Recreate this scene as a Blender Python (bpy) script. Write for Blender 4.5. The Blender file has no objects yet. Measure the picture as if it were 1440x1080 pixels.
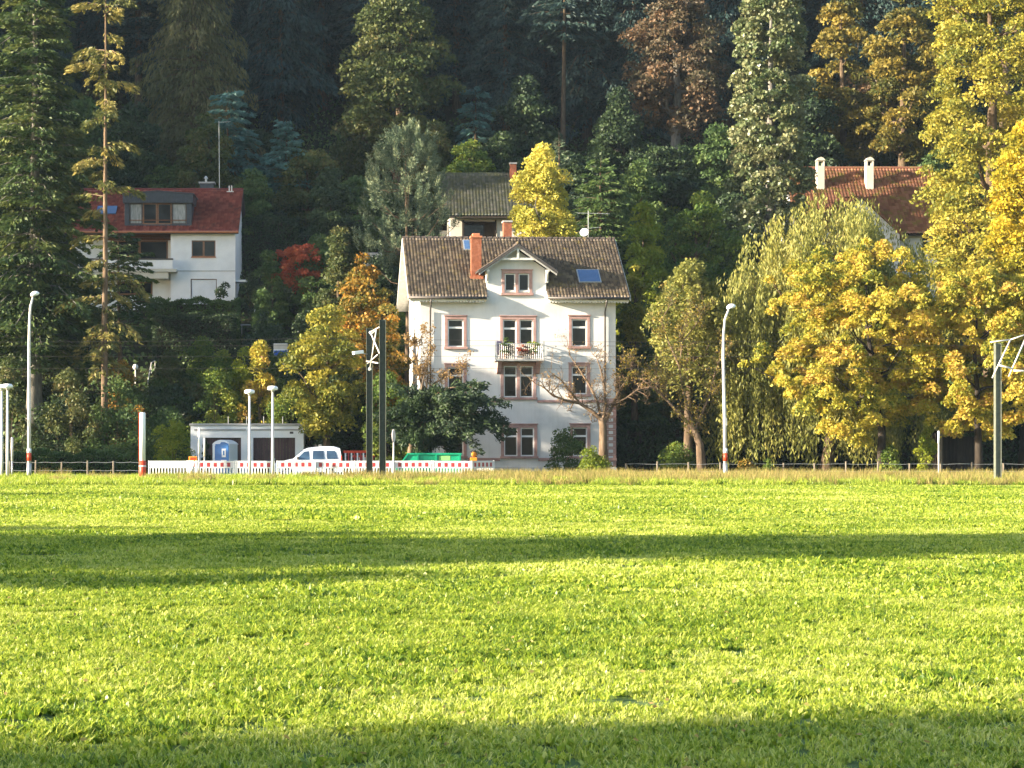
import bpy, math, random
import numpy as np
from mathutils import Vector, Matrix

random.seed(7)
RNG = np.random.default_rng(11)
sc = bpy.context.scene
COL = sc.collection

# ------------------------------------------------------------------ camera, sky, sun, exposure
F, VPX, HOR, CAMH = 2900.0, 545.0, 632.0, 1.7          # focal length (px of the 1440 photo), vanishing point, eye height
cam = bpy.data.cameras.new('camera')
cam.sensor_width = 36.0
cam.lens = F / 1440 * 36
cam.shift_x = (720 - VPX) / 1440
cam.shift_y = (HOR - 540) / 1440
cam.clip_end = 3000
camo = bpy.data.objects.new('camera', cam)
COL.objects.link(camo)
camo.location = (0, 0, CAMH)
camo.rotation_euler = (math.pi / 2, 0, 0)
sc.camera = camo

SUN_EL, SUN_BACK = math.radians(15.0), math.radians(15.0)   # low sun from the left, a little behind the camera
sdir = Vector((-math.cos(SUN_EL) * math.cos(SUN_BACK), -math.cos(SUN_EL) * math.sin(SUN_BACK), math.sin(SUN_EL)))
w = bpy.data.worlds.new('World')
sc.world = w
w.use_nodes = True
nt = w.node_tree
sky = nt.nodes.new('ShaderNodeTexSky')
sky.sky_type = 'NISHITA'
sky.sun_disc = False
sky.sun_elevation = SUN_EL
sky.sun_rotation = math.atan2(sdir.x, sdir.y)
bg = nt.nodes['Background']
bg.inputs['Strength'].default_value = 0.095
nt.links.new(sky.outputs[0], bg.inputs[0])
sun = bpy.data.lights.new('sun', 'SUN')
sun.energy = 5.0
sun.angle = math.radians(0.6)
sun.color = (1.0, 0.87, 0.68)
suno = bpy.data.objects.new('sun', sun)
COL.objects.link(suno)
suno.rotation_euler = (-sdir).to_track_quat('-Z', 'Y').to_euler()

sc.view_settings.view_transform = 'Standard'
sc.view_settings.look = 'None'
sc.view_settings.gamma = 1
sc.view_settings.exposure = 2.2
sc.cycles.use_denoising = True
sc.cycles.max_bounces = 6
sc.cycles.diffuse_bounces = 3
sc.cycles.transmission_bounces = 4
sc.cycles.glossy_bounces = 2
sc.cycles.transparent_max_bounces = 4
sc.cycles.volume_bounces = 0


def P(px, py, Y):
    """a photo pixel at a known distance -> point"""
    return Vector(((px - VPX) / F * Y, Y, CAMH + (HOR - py) / F * Y))


def PX(px, Y):
    return (px - VPX) / F * Y


def PZ(py, Y):
    return CAMH + (HOR - py) / F * Y


# ------------------------------------------------------------------ helpers
def tag(o, label=None, cat=None, group=None, kind=None):
    if label: o['label'] = label
    if cat: o['category'] = cat
    if group: o['group'] = group
    if kind: o['kind'] = kind
    return o


def empty(name, loc=(0, 0, 0), rz=0.0, label=None, cat=None, group=None, parent=None):
    o = bpy.data.objects.new(name, None)
    COL.objects.link(o)
    o.location = loc
    o.rotation_euler = (0, 0, rz)
    o.empty_display_size = 0.2
    if parent: o.parent = parent
    return tag(o, label, cat, group)


def link(name, me, mat=None, parent=None):
    o = bpy.data.objects.new(name, me)
    COL.objects.link(o)
    if mat is not None:
        for m in (mat if isinstance(mat, (list, tuple)) else [mat]):
            me.materials.append(m)
    if parent is not None: o.parent = parent
    return o


def copy_tree(o, parent=None):
    c = o.copy()
    COL.objects.link(c)
    c.parent = parent
    for ch in o.children:
        copy_tree(ch, c)
    return c


class MB:
    def __init__(s):
        s.v, s.f, s.m = [], [], []

    def add(s, vs, fs, mi=0):
        n = len(s.v)
        s.v += [tuple(p) for p in vs]
        s.f += [tuple(i + n for i in f) for f in fs]
        s.m += [mi] * len(fs)
        return s

    def box(s, x0, x1, y0, y1, z0, z1, mi=0):
        vs = [(x, y, z) for z in (z0, z1) for y in (y0, y1) for x in (x0, x1)]
        return s.add(vs, [(0, 2, 3, 1), (4, 5, 7, 6), (0, 1, 5, 4), (2, 6, 7, 3), (0, 4, 6, 2), (1, 3, 7, 5)], mi)

    def bar(s, a, b, w, h, mi=0, up=(0, 0, 1)):
        a, b = Vector(a), Vector(b)
        d = (b - a).normalized()
        u = Vector(up)
        if abs(d.dot(u)) > .98: u = Vector((0, 1, 0))
        r = d.cross(u).normalized()
        u = r.cross(d)
        vs = [p + r * sx * w / 2 + u * sy * h / 2 for p in (a, b) for sx, sy in ((-1, -1), (1, -1), (1, 1), (-1, 1))]
        return s.add(vs, [(3, 2, 1, 0), (4, 5, 6, 7), (0, 1, 5, 4), (1, 2, 6, 5), (2, 3, 7, 6), (3, 0, 4, 7)], mi)

    def tube(s, pts, rad, n=6, cap=True, mi=0):
        pts = [Vector(p) for p in pts]
        if not hasattr(rad, '__len__'): rad = [rad] * len(pts)
        vs, fs = [], []
        prev = None
        for i, p in enumerate(pts):
            d = (pts[min(i + 1, len(pts) - 1)] - pts[max(i - 1, 0)])
            d = d.normalized() if d.length > 1e-9 else Vector((0, 0, 1))
            if prev is None:
                r = d.orthogonal().normalized()
            else:
                r = prev - d * prev.dot(d)
                r = r.normalized() if r.length > 1e-6 else d.orthogonal().normalized()
            prev = r
            u = d.cross(r)
            for k in range(n):
                a = 2 * math.pi * k / n
                vs.append(p + (r * math.cos(a) + u * math.sin(a)) * rad[i])
        for i in range(len(pts) - 1):
            for k in range(n):
                a, b = i * n + k, i * n + (k + 1) % n
                fs.append((a, b, b + n, a + n))
        if cap:
            fs.append(tuple(range(n - 1, -1, -1)))
            fs.append(tuple((len(pts) - 1) * n + k for k in range(n)))
        return s.add(vs, fs, mi)

    def lathe(s, prof, n=16, c=(0, 0, 0), mi=0):
        vs, fs = [], []
        for r, z in prof:
            for k in range(n):
                a = 2 * math.pi * k / n
                vs.append((c[0] + r * math.cos(a), c[1] + r * math.sin(a), c[2] + z))
        for i in range(len(prof) - 1):
            for k in range(n):
                a, b = i * n + k, i * n + (k + 1) % n
                fs.append((a, b, b + n, a + n))
        fs.append(tuple(range(n - 1, -1, -1)))
        fs.append(tuple((len(prof) - 1) * n + k for k in range(n)))
        return s.add(vs, fs, mi)

    def prism(s, poly, a, b, axis='y', mi=0):
        """poly in the plane normal to axis; a..b along axis"""
        n = len(poly)
        def mk(p, t):
            return {'y': (p[0], t, p[1]), 'x': (t, p[0], p[1]), 'z': (p[0], p[1], t)}[axis]
        vs = [mk(p, a) for p in poly] + [mk(p, b) for p in poly]
        fs = [tuple(range(n)), tuple(range(2 * n - 1, n - 1, -1))]
        for i in range(n):
            j = (i + 1) % n
            fs.append((i, i + n, j + n, j))
        return s.add(vs, fs, mi)

    def build(s, name, mat, parent=None, smooth=False, bevel=0):
        me = bpy.data.meshes.new(name)
        me.from_pydata(s.v, [], s.f)
        if any(s.m): me.polygons.foreach_set('material_index', s.m)
        if smooth: me.polygons.foreach_set('use_smooth', [True] * len(s.f))
        o = link(name, me, mat, parent)
        if bevel:
            b = o.modifiers.new('bevel', 'BEVEL')
            b.width = bevel
            b.segments = 2
            b.limit_method = 'ANGLE'
        return o


def np_mesh(name, verts, faces_n, loops, var=None, attr2=None):
    me = bpy.data.meshes.new(name)
    nv, nf = len(verts), len(loops) // faces_n
    me.vertices.add(nv)
    me.vertices.foreach_set('co', np.ascontiguousarray(verts, dtype=np.float32).ravel())
    me.loops.add(len(loops))
    me.loops.foreach_set('vertex_index', np.ascontiguousarray(loops, dtype=np.int32))
    me.polygons.add(nf)
    me.polygons.foreach_set('loop_start', np.arange(0, nf * faces_n, faces_n, dtype=np.int32))
    if var is not None:
        a = me.attributes.new('var', 'FLOAT', 'FACE')
        a.data.foreach_set('value', np.ascontiguousarray(var, dtype=np.float32))
    me.update(calc_edges=True)
    return me


# ------------------------------------------------------------------ materials
def new_mat(name):
    m = bpy.data.materials.new(name)
    m.use_nodes = True
    n = m.node_tree.nodes
    n.clear()
    return m, n, m.node_tree.links


def ramp(n, cols):
    r = n.new('ShaderNodeValToRGB')
    e = r.color_ramp.elements
    while len(e) > 1: e.remove(e[-1])
    for i, c in enumerate(cols):
        pos, rgb = (c if isinstance(c[0], (int, float)) and len(c) == 2 else (i / max(1, len(cols) - 1), c))
        x = e[0] if i == 0 else e.new(pos)
        x.position = pos
        x.color = (*rgb, 1)
    return r


_leafcache = {}


def leaf_mat(name, cols, trans=0.35, rough=0.55, spec=0.25):
    if name in _leafcache: return _leafcache[name]
    m, n, l = new_mat(name)
    at = n.new('ShaderNodeAttribute')
    at.attribute_name = 'var'
    oi = n.new('ShaderNodeObjectInfo')
    ad = n.new('ShaderNodeMath'); ad.operation = 'MULTIPLY_ADD'
    ad.inputs[1].default_value = 0.18; 
    l.new(oi.outputs['Random'], ad.inputs[0])
    sub = n.new('ShaderNodeMath'); sub.operation = 'SUBTRACT'; sub.inputs[1].default_value = 0.09
    l.new(at.outputs['Fac'], sub.inputs[0])
    l.new(sub.outputs[0], ad.inputs[2])
    r = ramp(n, cols)
    l.new(ad.outputs[0], r.inputs[0])
    p = n.new('ShaderNodeBsdfPrincipled')
    p.inputs['Roughness'].default_value = rough
    p.inputs['Specular IOR Level'].default_value = spec
    t = n.new('ShaderNodeBsdfTranslucent')
    mx = n.new('ShaderNodeMixShader')
    mx.inputs[0].default_value = trans
    o = n.new('ShaderNodeOutputMaterial')
    l.new(r.outputs[0], p.inputs['Base Color'])
    l.new(r.outputs[0], t.inputs['Color'])
    l.new(p.outputs[0], mx.inputs[1]); l.new(t.outputs[0], mx.inputs[2])
    l.new(mx.outputs[0], o.inputs[0])
    _leafcache[name] = m
    return m


def noise_mat(name, cols, scale=3.0, rough=0.7, bump=0.0, bscale=None, spec=0.3, metal=0.0, detail=6, stretch=(1, 1, 1), coord='Object', rnd=0.0):
    m, n, l = new_mat(name)
    tc = n.new('ShaderNodeTexCoord')
    mp = n.new('ShaderNodeMapping')
    mp.inputs['Scale'].default_value = stretch
    l.new(tc.outputs[coord], mp.inputs[0])
    nz = n.new('ShaderNodeTexNoise')
    nz.inputs['Scale'].default_value = scale
    nz.inputs['Detail'].default_value = detail
    nz.inputs['Roughness'].default_value = 0.62
    l.new(mp.outputs[0], nz.inputs['Vector'])
    r = ramp(n, cols)
    if rnd:
        oi = n.new('ShaderNodeObjectInfo')
        a = n.new('ShaderNodeMath'); a.operation = 'MULTIPLY_ADD'
        a.inputs[1].default_value = rnd
        l.new(oi.outputs['Random'], a.inputs[0]); l.new(nz.outputs[0], a.inputs[2])
        s = n.new('ShaderNodeMath'); s.operation = 'SUBTRACT'; s.inputs[1].default_value = rnd / 2
        l.new(a.outputs[0], s.inputs[0]); l.new(s.outputs[0], r.inputs[0])
    else:
        l.new(nz.outputs[0], r.inputs[0])
    p = n.new('ShaderNodeBsdfPrincipled')
    p.inputs['Roughness'].default_value = rough
    p.inputs['Specular IOR Level'].default_value = spec
    p.inputs['Metallic'].default_value = metal
    l.new(r.outputs[0], p.inputs['Base Color'])
    if bump:
        b = n.new('ShaderNodeBump')
        b.inputs['Strength'].default_value = bump
        b.inputs['Distance'].default_value = 0.03
        n2 = n.new('ShaderNodeTexNoise')
        n2.inputs['Scale'].default_value = bscale or scale * 4
        n2.inputs['Detail'].default_value = 5
        l.new(mp.outputs[0], n2.inputs['Vector'])
        l.new(n2.outputs[0], b.inputs['Height'])
        l.new(b.outputs[0], p.inputs['Normal'])
    o = n.new('ShaderNodeOutputMaterial')
    l.new(p.outputs[0], o.inputs[0])
    return m


def lo(c, k): return tuple(x * k for x in c)


def plain(name, c, rough=0.5, metal=0.0, vary=0.12, scale=4.0, spec=0.4, bump=0.0):
    return noise_mat(name, [(0.3, lo(c, 1 - vary)), (0.7, lo(c, 1 + vary * .6))], scale, rough, bump, None, spec, metal)


M = {}
M['plaster'] = noise_mat('white_plaster', [(0.25, (.52, .51, .50)), (0.5, (.63, .62, .61)), (0.8, (.68, .67, .66))], 0.7, 0.9, 0.25, 30, 0.1, detail=9)
def streaks(m, amt=.22):
    n, l = m.node_tree.nodes, m.node_tree.links
    p = next(x for x in n if x.type == 'BSDF_PRINCIPLED')
    src = p.inputs['Base Color'].links[0].from_socket
    tc = n.new('ShaderNodeTexCoord'); mp = n.new('ShaderNodeMapping'); mp.inputs['Scale'].default_value = (3.2, 3.2, .16)
    l.new(tc.outputs['Object'], mp.inputs[0])
    nz = n.new('ShaderNodeTexNoise'); nz.inputs['Scale'].default_value = 1.6; nz.inputs['Detail'].default_value = 7; nz.inputs['Roughness'].default_value = .7
    l.new(mp.outputs[0], nz.inputs['Vector'])
    r = ramp(n, [(.42, (1, 1, 1)), (.72, (1 - amt, 1 - amt * 1.05, 1 - amt * 1.2))])
    l.new(nz.outputs[0], r.inputs[0])
    mx = n.new('ShaderNodeMixRGB'); mx.blend_type = 'MULTIPLY'; mx.inputs[0].default_value = 1
    l.new(src, mx.inputs[1]); l.new(r.outputs[0], mx.inputs[2]); l.new(mx.outputs[0], p.inputs['Base Color'])


streaks(M['plaster'], .07)
M['plaster_cool'] = noise_mat('white_wall_paint', [(0.25, (.66, .66, .66)), (0.6, (.80, .80, .80))], 0.6, 0.9, 0.2, 25, 0.1, detail=9)
M['cream'] = noise_mat('cream_plaster', [(0.3, (.50, .46, .38)), (0.7, (.62, .58, .49))], 1.0, 0.9, 0.2, 25, 0.1)
M['plinth'] = noise_mat('grey_plinth_render', [(0.3, (.36, .37, .39)), (0.7, (.50, .51, .53))], 1.2, 0.9, 0.3, 20, 0.1)
M['sandstone'] = noise_mat('red_sandstone', [(0.25, (.27, .16, .14)), (0.55, (.38, .24, .215)), (0.85, (.46, .32, .29))], 2.5, 0.85, 0.3, 30, 0.15, rnd=.25)
M['white_frame'] = plain('white_window_paint', (.74, .74, .73), 0.45, vary=.06)
M['wood_frame'] = plain('brown_window_wood', (.22, .11, .055), 0.5, vary=.3)
M['glass'] = noise_mat('dark_window_glass', [(0.3, (.006, .007, .008)), (0.7, (.018, .020, .022))], 0.8, 0.08, 0.02, 1.2, 0.22)
M['curtain'] = noise_mat('pale_curtain_behind_glass', [(0.3, (.16, .17, .17)), (0.7, (.36, .36, .35))], 2, 0.12, 0, None, 0.5, stretch=(6, 1, 1))
M['gutter'] = plain('dark_zinc', (.085, .075, .07), 0.5, 0.4)
M['eave_wood'] = plain('white_eave_board', (.60, .58, .53), 0.8, vary=.2)
M['brick'] = noise_mat('chimney_brick', [(0.3, (.20, .075, .045)), (0.55, (.34, .125, .07)), (0.8, (.42, .22, .15))], 5, 0.9, 0.5, 22, 0.1)
M['mortar'] = plain('chimney_mortar', (.38, .24, .18), 0.95)
M['concrete'] = noise_mat('grey_concrete', [(0.3, (.30, .29, .28)), (0.7, (.44, .43, .41))], 1.5, 0.9, 0.3, 25, 0.1)
M['darkmetal'] = plain('slate_grey_sheet_metal', (.055, .062, .075), 0.45, 0.3, vary=.25)
M['steel'] = plain('galvanised_steel', (.46, .46, .45), 0.45, 0.6, vary=.15)
M['aluminium'] = plain('pale_lamp_pole', (.60, .57, .54), 0.45, 0.25, vary=.12)
M['mast'] = noise_mat('green_grey_mast_paint', [(0.3, (.085, .095, .075)), (0.7, (.16, .17, .13))], 5, 0.55, 0.1, 40, 0.4)
M['mast_dark'] = noise_mat('dark_green_mast_paint', [(0.3, (.018, .026, .02)), (0.7, (.04, .05, .038))], 5, 0.5, 0.1, 40, 0.4)
M['lampwhite'] = plain('white_lamp_cover', (.82, .82, .83), 0.25, vary=.04)
M['white_plastic'] = plain('white_barrier_plastic', (.74, .73, .73), 0.4, vary=.08)
M['red_plastic'] = plain('red_reflective_sheet', (.38, .045, .05), 0.35, vary=.2)
M['pink_sheet'] = plain('pale_reflective_sheet', (.70, .64, .65), 0.35, vary=.08)
M['red_paint'] = plain('orange_red_paint', (.55, .055, .02), 0.45, vary=.15)
M['orange'] = plain('orange_plastic', (.75, .25, .02), 0.35, vary=.15)
M['black'] = plain('black_rubber', (.02, .02, .02), 0.8)
M['vanpaint'] = plain('white_van_paint', (.66, .69, .75), 0.22, vary=.04, spec=.5)
M['vanglass'] = noise_mat('van_window_glass', [(0.3, (.02, .04, .08)), (0.7, (.05, .10, .17))], 1.0, 0.05, 0, None, 0.7)
M['skipgreen'] = noise_mat('green_skip_paint', [(0.3, (.0, .22, .11)), (0.75, (.01, .36, .19))], 2.5, 0.45, 0.1, 12, 0.4)
M['skiplight'] = plain('bright_green_panel', (.22, .55, .16), 0.45)
M['toiletblue'] = plain('blue_plastic', (.02, .15, .42), 0.35, vary=.15)
M['toiletwhite'] = plain('pale_blue_white_plastic', (.66, .70, .74), 0.35, vary=.06)
M['garagewood'] = noise_mat('brown_garage_wood', [(0.3, (.055, .03, .028)), (0.7, (.11, .065, .055))], 3, 0.6, 0.2, 30, 0.3, stretch=(8, 8, .6), rnd=.3)
M['shedwood'] = noise_mat('dark_weathered_wood', [(0.3, (.018, .014, .011)), (0.7, (.05, .038, .028))], 3, 0.85, 0.3, 30, 0.2, stretch=(8, 8, .6), rnd=.3)
M['brownwood'] = noise_mat('red_brown_wood', [(0.3, (.10, .04, .02)), (0.7, (.20, .09, .045))], 3, 0.8, 0.3, 30, 0.2, stretch=(1, 1, 8), rnd=.3)
M['post_wood'] = noise_mat('grey_fence_wood', [(0.3, (.14, .115, .085)), (0.7, (.27, .23, .18))], 4, 0.9, 0.3, 30, 0.1, stretch=(4, 4, .6))
M['skylight'] = plain('blue_skylight_glass', (.06, .12, .24), 0.05, spec=.7, vary=.1)
M['blue_sign'] = plain('blue_sign_paint', (.03, .10, .45), 0.4)
M['asphalt'] = noise_mat('asphalt', [(0.3, (.04, .04, .042)), (0.7, (.065, .064, .062))], 2, 0.9, 0.3, 40, 0.2)
M['stone_step'] = noise_mat('stone_steps', [(0.3, (.22, .22, .22)), (0.7, (.40, .40, .40))], 3, 0.9, 0.3, 25, 0.1, rnd=.2)
M['terracotta'] = plain('terracotta', (.42, .16, .08), 0.8)
BARKS = {
    'bark': noise_mat('brown_bark', [(0.3, (.05, .035, .022)), (0.55, (.12, .085, .055)), (0.85, (.20, .15, .10))], 3, 0.95, 0.8, 9, 0.05, stretch=(3, 3, .5)),
    'bark_warm': noise_mat('orange_brown_bark', [(0.3, (.075, .052, .034)), (0.55, (.17, .12, .08)), (0.85, (.30, .22, .15))], 3, 0.95, 0.8, 9, 0.05, stretch=(3, 3, .5)),
    'bark_grey': noise_mat('grey_bark', [(0.3, (.10, .095, .085)), (0.55, (.20, .185, .16)), (0.85, (.32, .29, .25))], 3, 0.95, 0.8, 9, 0.05, stretch=(3, 3, .5)),
    'bark_dark': noise_mat('dark_bark', [(0.3, (.02, .017, .014)), (0.7, (.06, .048, .038))], 3, 0.95, 0.8, 9, 0.05, stretch=(3, 3, .5)),
}
# leaf colours
L = lambda k: LEAF[k]
LEAF = {
    'fir': leaf_mat('fir_needles', [(.022, .044, .018), (.042, .075, .024), (.080, .115, .032), (.17, .185, .05)], .25),
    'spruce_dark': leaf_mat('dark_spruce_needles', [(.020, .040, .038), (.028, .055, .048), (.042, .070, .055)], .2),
    'spruce_teal': leaf_mat('blue_green_needles', [(.055, .125, .115), (.085, .18, .16), (.12, .23, .19)], .25),
    'larch': leaf_mat('larch_needles', [(.075, .085, .035), (.12, .12, .045), (.17, .145, .06)], .3),
    'sparse': leaf_mat('golden_green_needles', [(.05, .07, .02), (.12, .125, .03), (.30, .25, .07), (.45, .35, .10)], .3),
    'oak': leaf_mat('olive_forest_leaves', [(.045, .070, .022), (.075, .10, .030), (.11, .12, .035), (.15, .12, .04)], .3),
    'russet': leaf_mat('russet_beech_leaves', [(.050, .060, .028), (.090, .075, .040), (.125, .085, .048), (.19, .105, .05)], .3),
    'goldbrown': leaf_mat('gold_brown_leaves', [(.045, .065, .018), (.10, .10, .022), (.20, .155, .028), (.32, .23, .04)], .35),
    'ivy': leaf_mat('pale_ivy_leaves', [(.050, .085, .030), (.11, .14, .055), (.19, .20, .09), (.28, .26, .13)], .22, .4, .4),
    'yelgreen': leaf_mat('yellow_green_leaves', [(.08, .11, .022), (.18, .19, .030), (.34, .30, .042), (.46, .37, .06)], .38),
    'yellow': leaf_mat('bright_yellow_leaves', [(.18, .19, .022), (.38, .32, .03), (.58, .44, .035), (.62, .42, .04)], .4),
    'chestnut': leaf_mat('orange_yellow_chestnut_leaves', [(.09, .13, .024), (.24, .25, .034), (.44, .385, .05), (.52, .41, .06), (.46, .30, .06), (.26, .15, .05)], .4),
    'willow': leaf_mat('willow_leaves', [(.085, .105, .024), (.17, .18, .040), (.29, .28, .065), (.40, .35, .10)], .36),
    'birch': leaf_mat('golden_birch_leaves', [(.28, .28, .05), (.46, .42, .07), (.60, .52, .10), (.52, .38, .08)], .42),
    'pine': leaf_mat('pale_pine_needles', [(.045, .075, .045), (.085, .125, .075), (.17, .21, .12), (.27, .28, .15)], .22),
    'yew': leaf_mat('yew_needles', [(.018, .034, .018), (.032, .055, .022), (.065, .10, .03)], .2),
    'dark': leaf_mat('dark_evergreen_leaves', [(.022, .040, .021), (.040, .066, .028), (.070, .105, .036)], .25, .5, .25),
    'green': leaf_mat('garden_green_leaves', [(.045, .085, .018), (.09, .15, .028), (.16, .215, .034), (.28, .28, .04)], .36),
    'midgreen': leaf_mat('mid_green_leaves', [(.046, .085, .028), (.078, .13, .038), (.135, .185, .048)], .33),
    'lime': leaf_mat('lime_leaves', [(.10, .16, .02), (.20, .25, .025), (.32, .32, .03)], .4),
    'orangegreen': leaf_mat('orange_green_leaves', [(.05, .075, .018), (.13, .13, .025), (.32, .19, .03), (.48, .21, .03)], .35),
    'red': leaf_mat('red_maple_leaves', [(.24, .045, .025), (.38, .085, .04), (.48, .15, .06)], .38),
    'rust': leaf_mat('withered_leaves', [(.18, .11, .04), (.32, .20, .07), (.45, .30, .12)], .35),
    'hedge': leaf_mat('clipped_hedge_leaves', [(.042, .080, .024), (.072, .125, .034), (.115, .175, .042)], .3, .5, .25),
    'straw': leaf_mat('dry_grass', [(.16, .20, .04), (.28, .25, .07), (.40, .31, .12), (.34, .20, .10)], .35, .7, .1),
    'grass': leaf_mat('meadow_grass_blades', [(.085, .165, .014), (.25, .345, .026), (.47, .52, .060), (.70, .70, .22)], .47, .42, .4),
}


# ------------------------------------------------------------------ terrain
def sstep(t):
    t = np.clip(t, 0, 1)
    return t * t * (3 - 2 * t)


_py = [-500, 140, 150, 165, 200, 260, 330]
_pz = [0, 0, 5.6, 13.9, 31, 62, 88]


def gz(X, Y):
    X, Y = np.asarray(X, float), np.asarray(Y, float)
    z = np.interp(Y, _py, _pz)
    z = z + 26 * sstep((-46 - X) / 50) * sstep((Y - 141) / 34)
    n = np.sin(X * .21 + 1.3) * np.cos(Y * .17) * .5 + np.sin(X * .07 + Y * .11) * .7
    return z + n * sstep((Y - 146) / 12)


def G(X, Y): return float(gz(X, Y))


def ground_Y(px, py, h=0.0):
    """distance at which a point h above the slope shows at this pixel"""
    Ys = np.arange(141, 200, .1)
    d = CAMH + (HOR - py) / F * Ys - gz((px - VPX) / F * Ys, Ys) - h
    k = np.nonzero(d < 0)[0]
    return float(Ys[k[0]]) if len(k) else 190.0


def build_ground():
    xs = np.concatenate([np.arange(-340, -60, 10), np.arange(-60, 80, 2.5), np.arange(80, 350, 10)])
    # meadow: flat sheet; hillside: from the foot of the slope upward
    m, n, l = new_mat('meadow_soil_and_turf')
    tc = n.new('ShaderNodeTexCoord')
    nz = n.new('ShaderNodeTexNoise'); nz.inputs['Scale'].default_value = .35; nz.inputs['Detail'].default_value = 8
    l.new(tc.outputs['Object'], nz.inputs['Vector'])
    r = ramp(n, [(.3, (.050, .085, .012)), (.5, (.085, .14, .018)), (.7, (.14, .19, .03))])
    l.new(nz.outputs[0], r.inputs[0])
    p = n.new('ShaderNodeBsdfPrincipled'); p.inputs['Roughness'].default_value = .9
    l.new(r.outputs[0], p.inputs['Base Color'])
    b = n.new('ShaderNodeBump'); b.inputs['Distance'].default_value = .05; b.inputs['Strength'].default_value = .6
    n2 = n.new('ShaderNodeTexNoise'); n2.inputs['Scale'].default_value = 12; n2.inputs['Detail'].default_value = 6
    l.new(tc.outputs['Object'], n2.inputs['Vector']); l.new(n2.outputs[0], b.inputs['Height']); l.new(b.outputs[0], p.inputs['Normal'])
    o = n.new('ShaderNodeOutputMaterial'); l.new(p.outputs[0], o.inputs[0])
    mb = MB()
    mb.add([(-340, -200, 0), (340, -200, 0), (340, 140, 0), (-340, 140, 0)], [(0, 1, 2, 3)])
    tag(mb.build('meadow_ground', m), kind='structure')
    ys = np.concatenate([np.arange(140, 210, 2.5), np.arange(210, 331, 10)])
    X, Y = np.meshgrid(xs, ys)
    Z = gz(X, Y)
    V = np.stack([X.ravel(), Y.ravel(), Z.ravel()], 1)
    nx, ny = len(xs), len(ys)
    i, j = np.meshgrid(np.arange(nx - 1), np.arange(ny - 1))
    a = (j * nx + i).ravel()
    loops = np.stack([a, a + 1, a + nx + 1, a + nx], 1).ravel()
    me = np_mesh('hillside', V, 4, loops)
    hm = noise_mat('woodland_floor', [(.3, (.020, .024, .012)), (.55, (.040, .040, .020)), (.8, (.07, .058, .03))], .5, .95, .6, 6, .05, detail=8)
    tag(link('hillside', me, hm), kind='structure')
    # road in front of the houses
    mb = MB()
    mb.add([(-200, 122.4, .02), (200, 122.4, .02), (200, 130.3, .02), (-200, 130.3, .02)], [(0, 1, 2, 3)])
    tag(mb.build('road', M['asphalt']), kind='structure')
    mb = MB().box(-200, 0.5, 130.3, 131.2, -.2, .12)
    tag(mb.build('pavement', M['concrete']), kind='structure')


build_ground()


# ------------------------------------------------------------------ foliage toolkit
def unit(v):
    return v / np.maximum(np.linalg.norm(v, axis=1, keepdims=True), 1e-9)


def leaves(name, pos, dirs, ln, wd, var, mat, parent=None):
    """one crown: a mesh of many leaf-sized faces"""
    N = len(pos)
    d = unit(dirs)
    s = unit(np.cross(d, RNG.normal(size=(N, 3))))
    ln = np.broadcast_to(ln, N)[:, None]
    wd = np.broadcast_to(wd, N)[:, None]
    a = pos - d * ln * .5
    V = np.stack([a, a + d * ln * .45 + s * wd * .5, a + d * ln, a + d * ln * .45 - s * wd * .5], 1).reshape(-1, 3)
    me = np_mesh(name, V, 4, np.arange(N * 4), np.clip(var, 0, 1))
    return link(name, me, mat, parent)


def env_fn(kind):
    if kind == 'round': return lambda t: np.sqrt(np.clip(1 - (2 * t - 1) ** 2, 0, 1)) ** .9
    if kind == 'dome': return lambda t: np.sqrt(np.clip(1 - t ** 1.9, 0, 1)) * np.clip(.62 + t * 2, 0, 1)
    if kind == 'egg': return lambda t: np.sqrt(np.clip(1 - t ** 1.5, 0, 1)) * np.clip(.45 + t * 2.2, 0, 1)
    if kind == 'column': return lambda t: np.clip((1 - t) * 6, 0, 1) ** .5 * np.clip(.75 + t * 1.2, 0, 1) * (1 - .25 * t)
    if kind == 'cone': return lambda t: (1 - t) ** .8 * np.clip(.5 + t * 4, 0, 1) + .03
    raise KeyError(kind)


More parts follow.
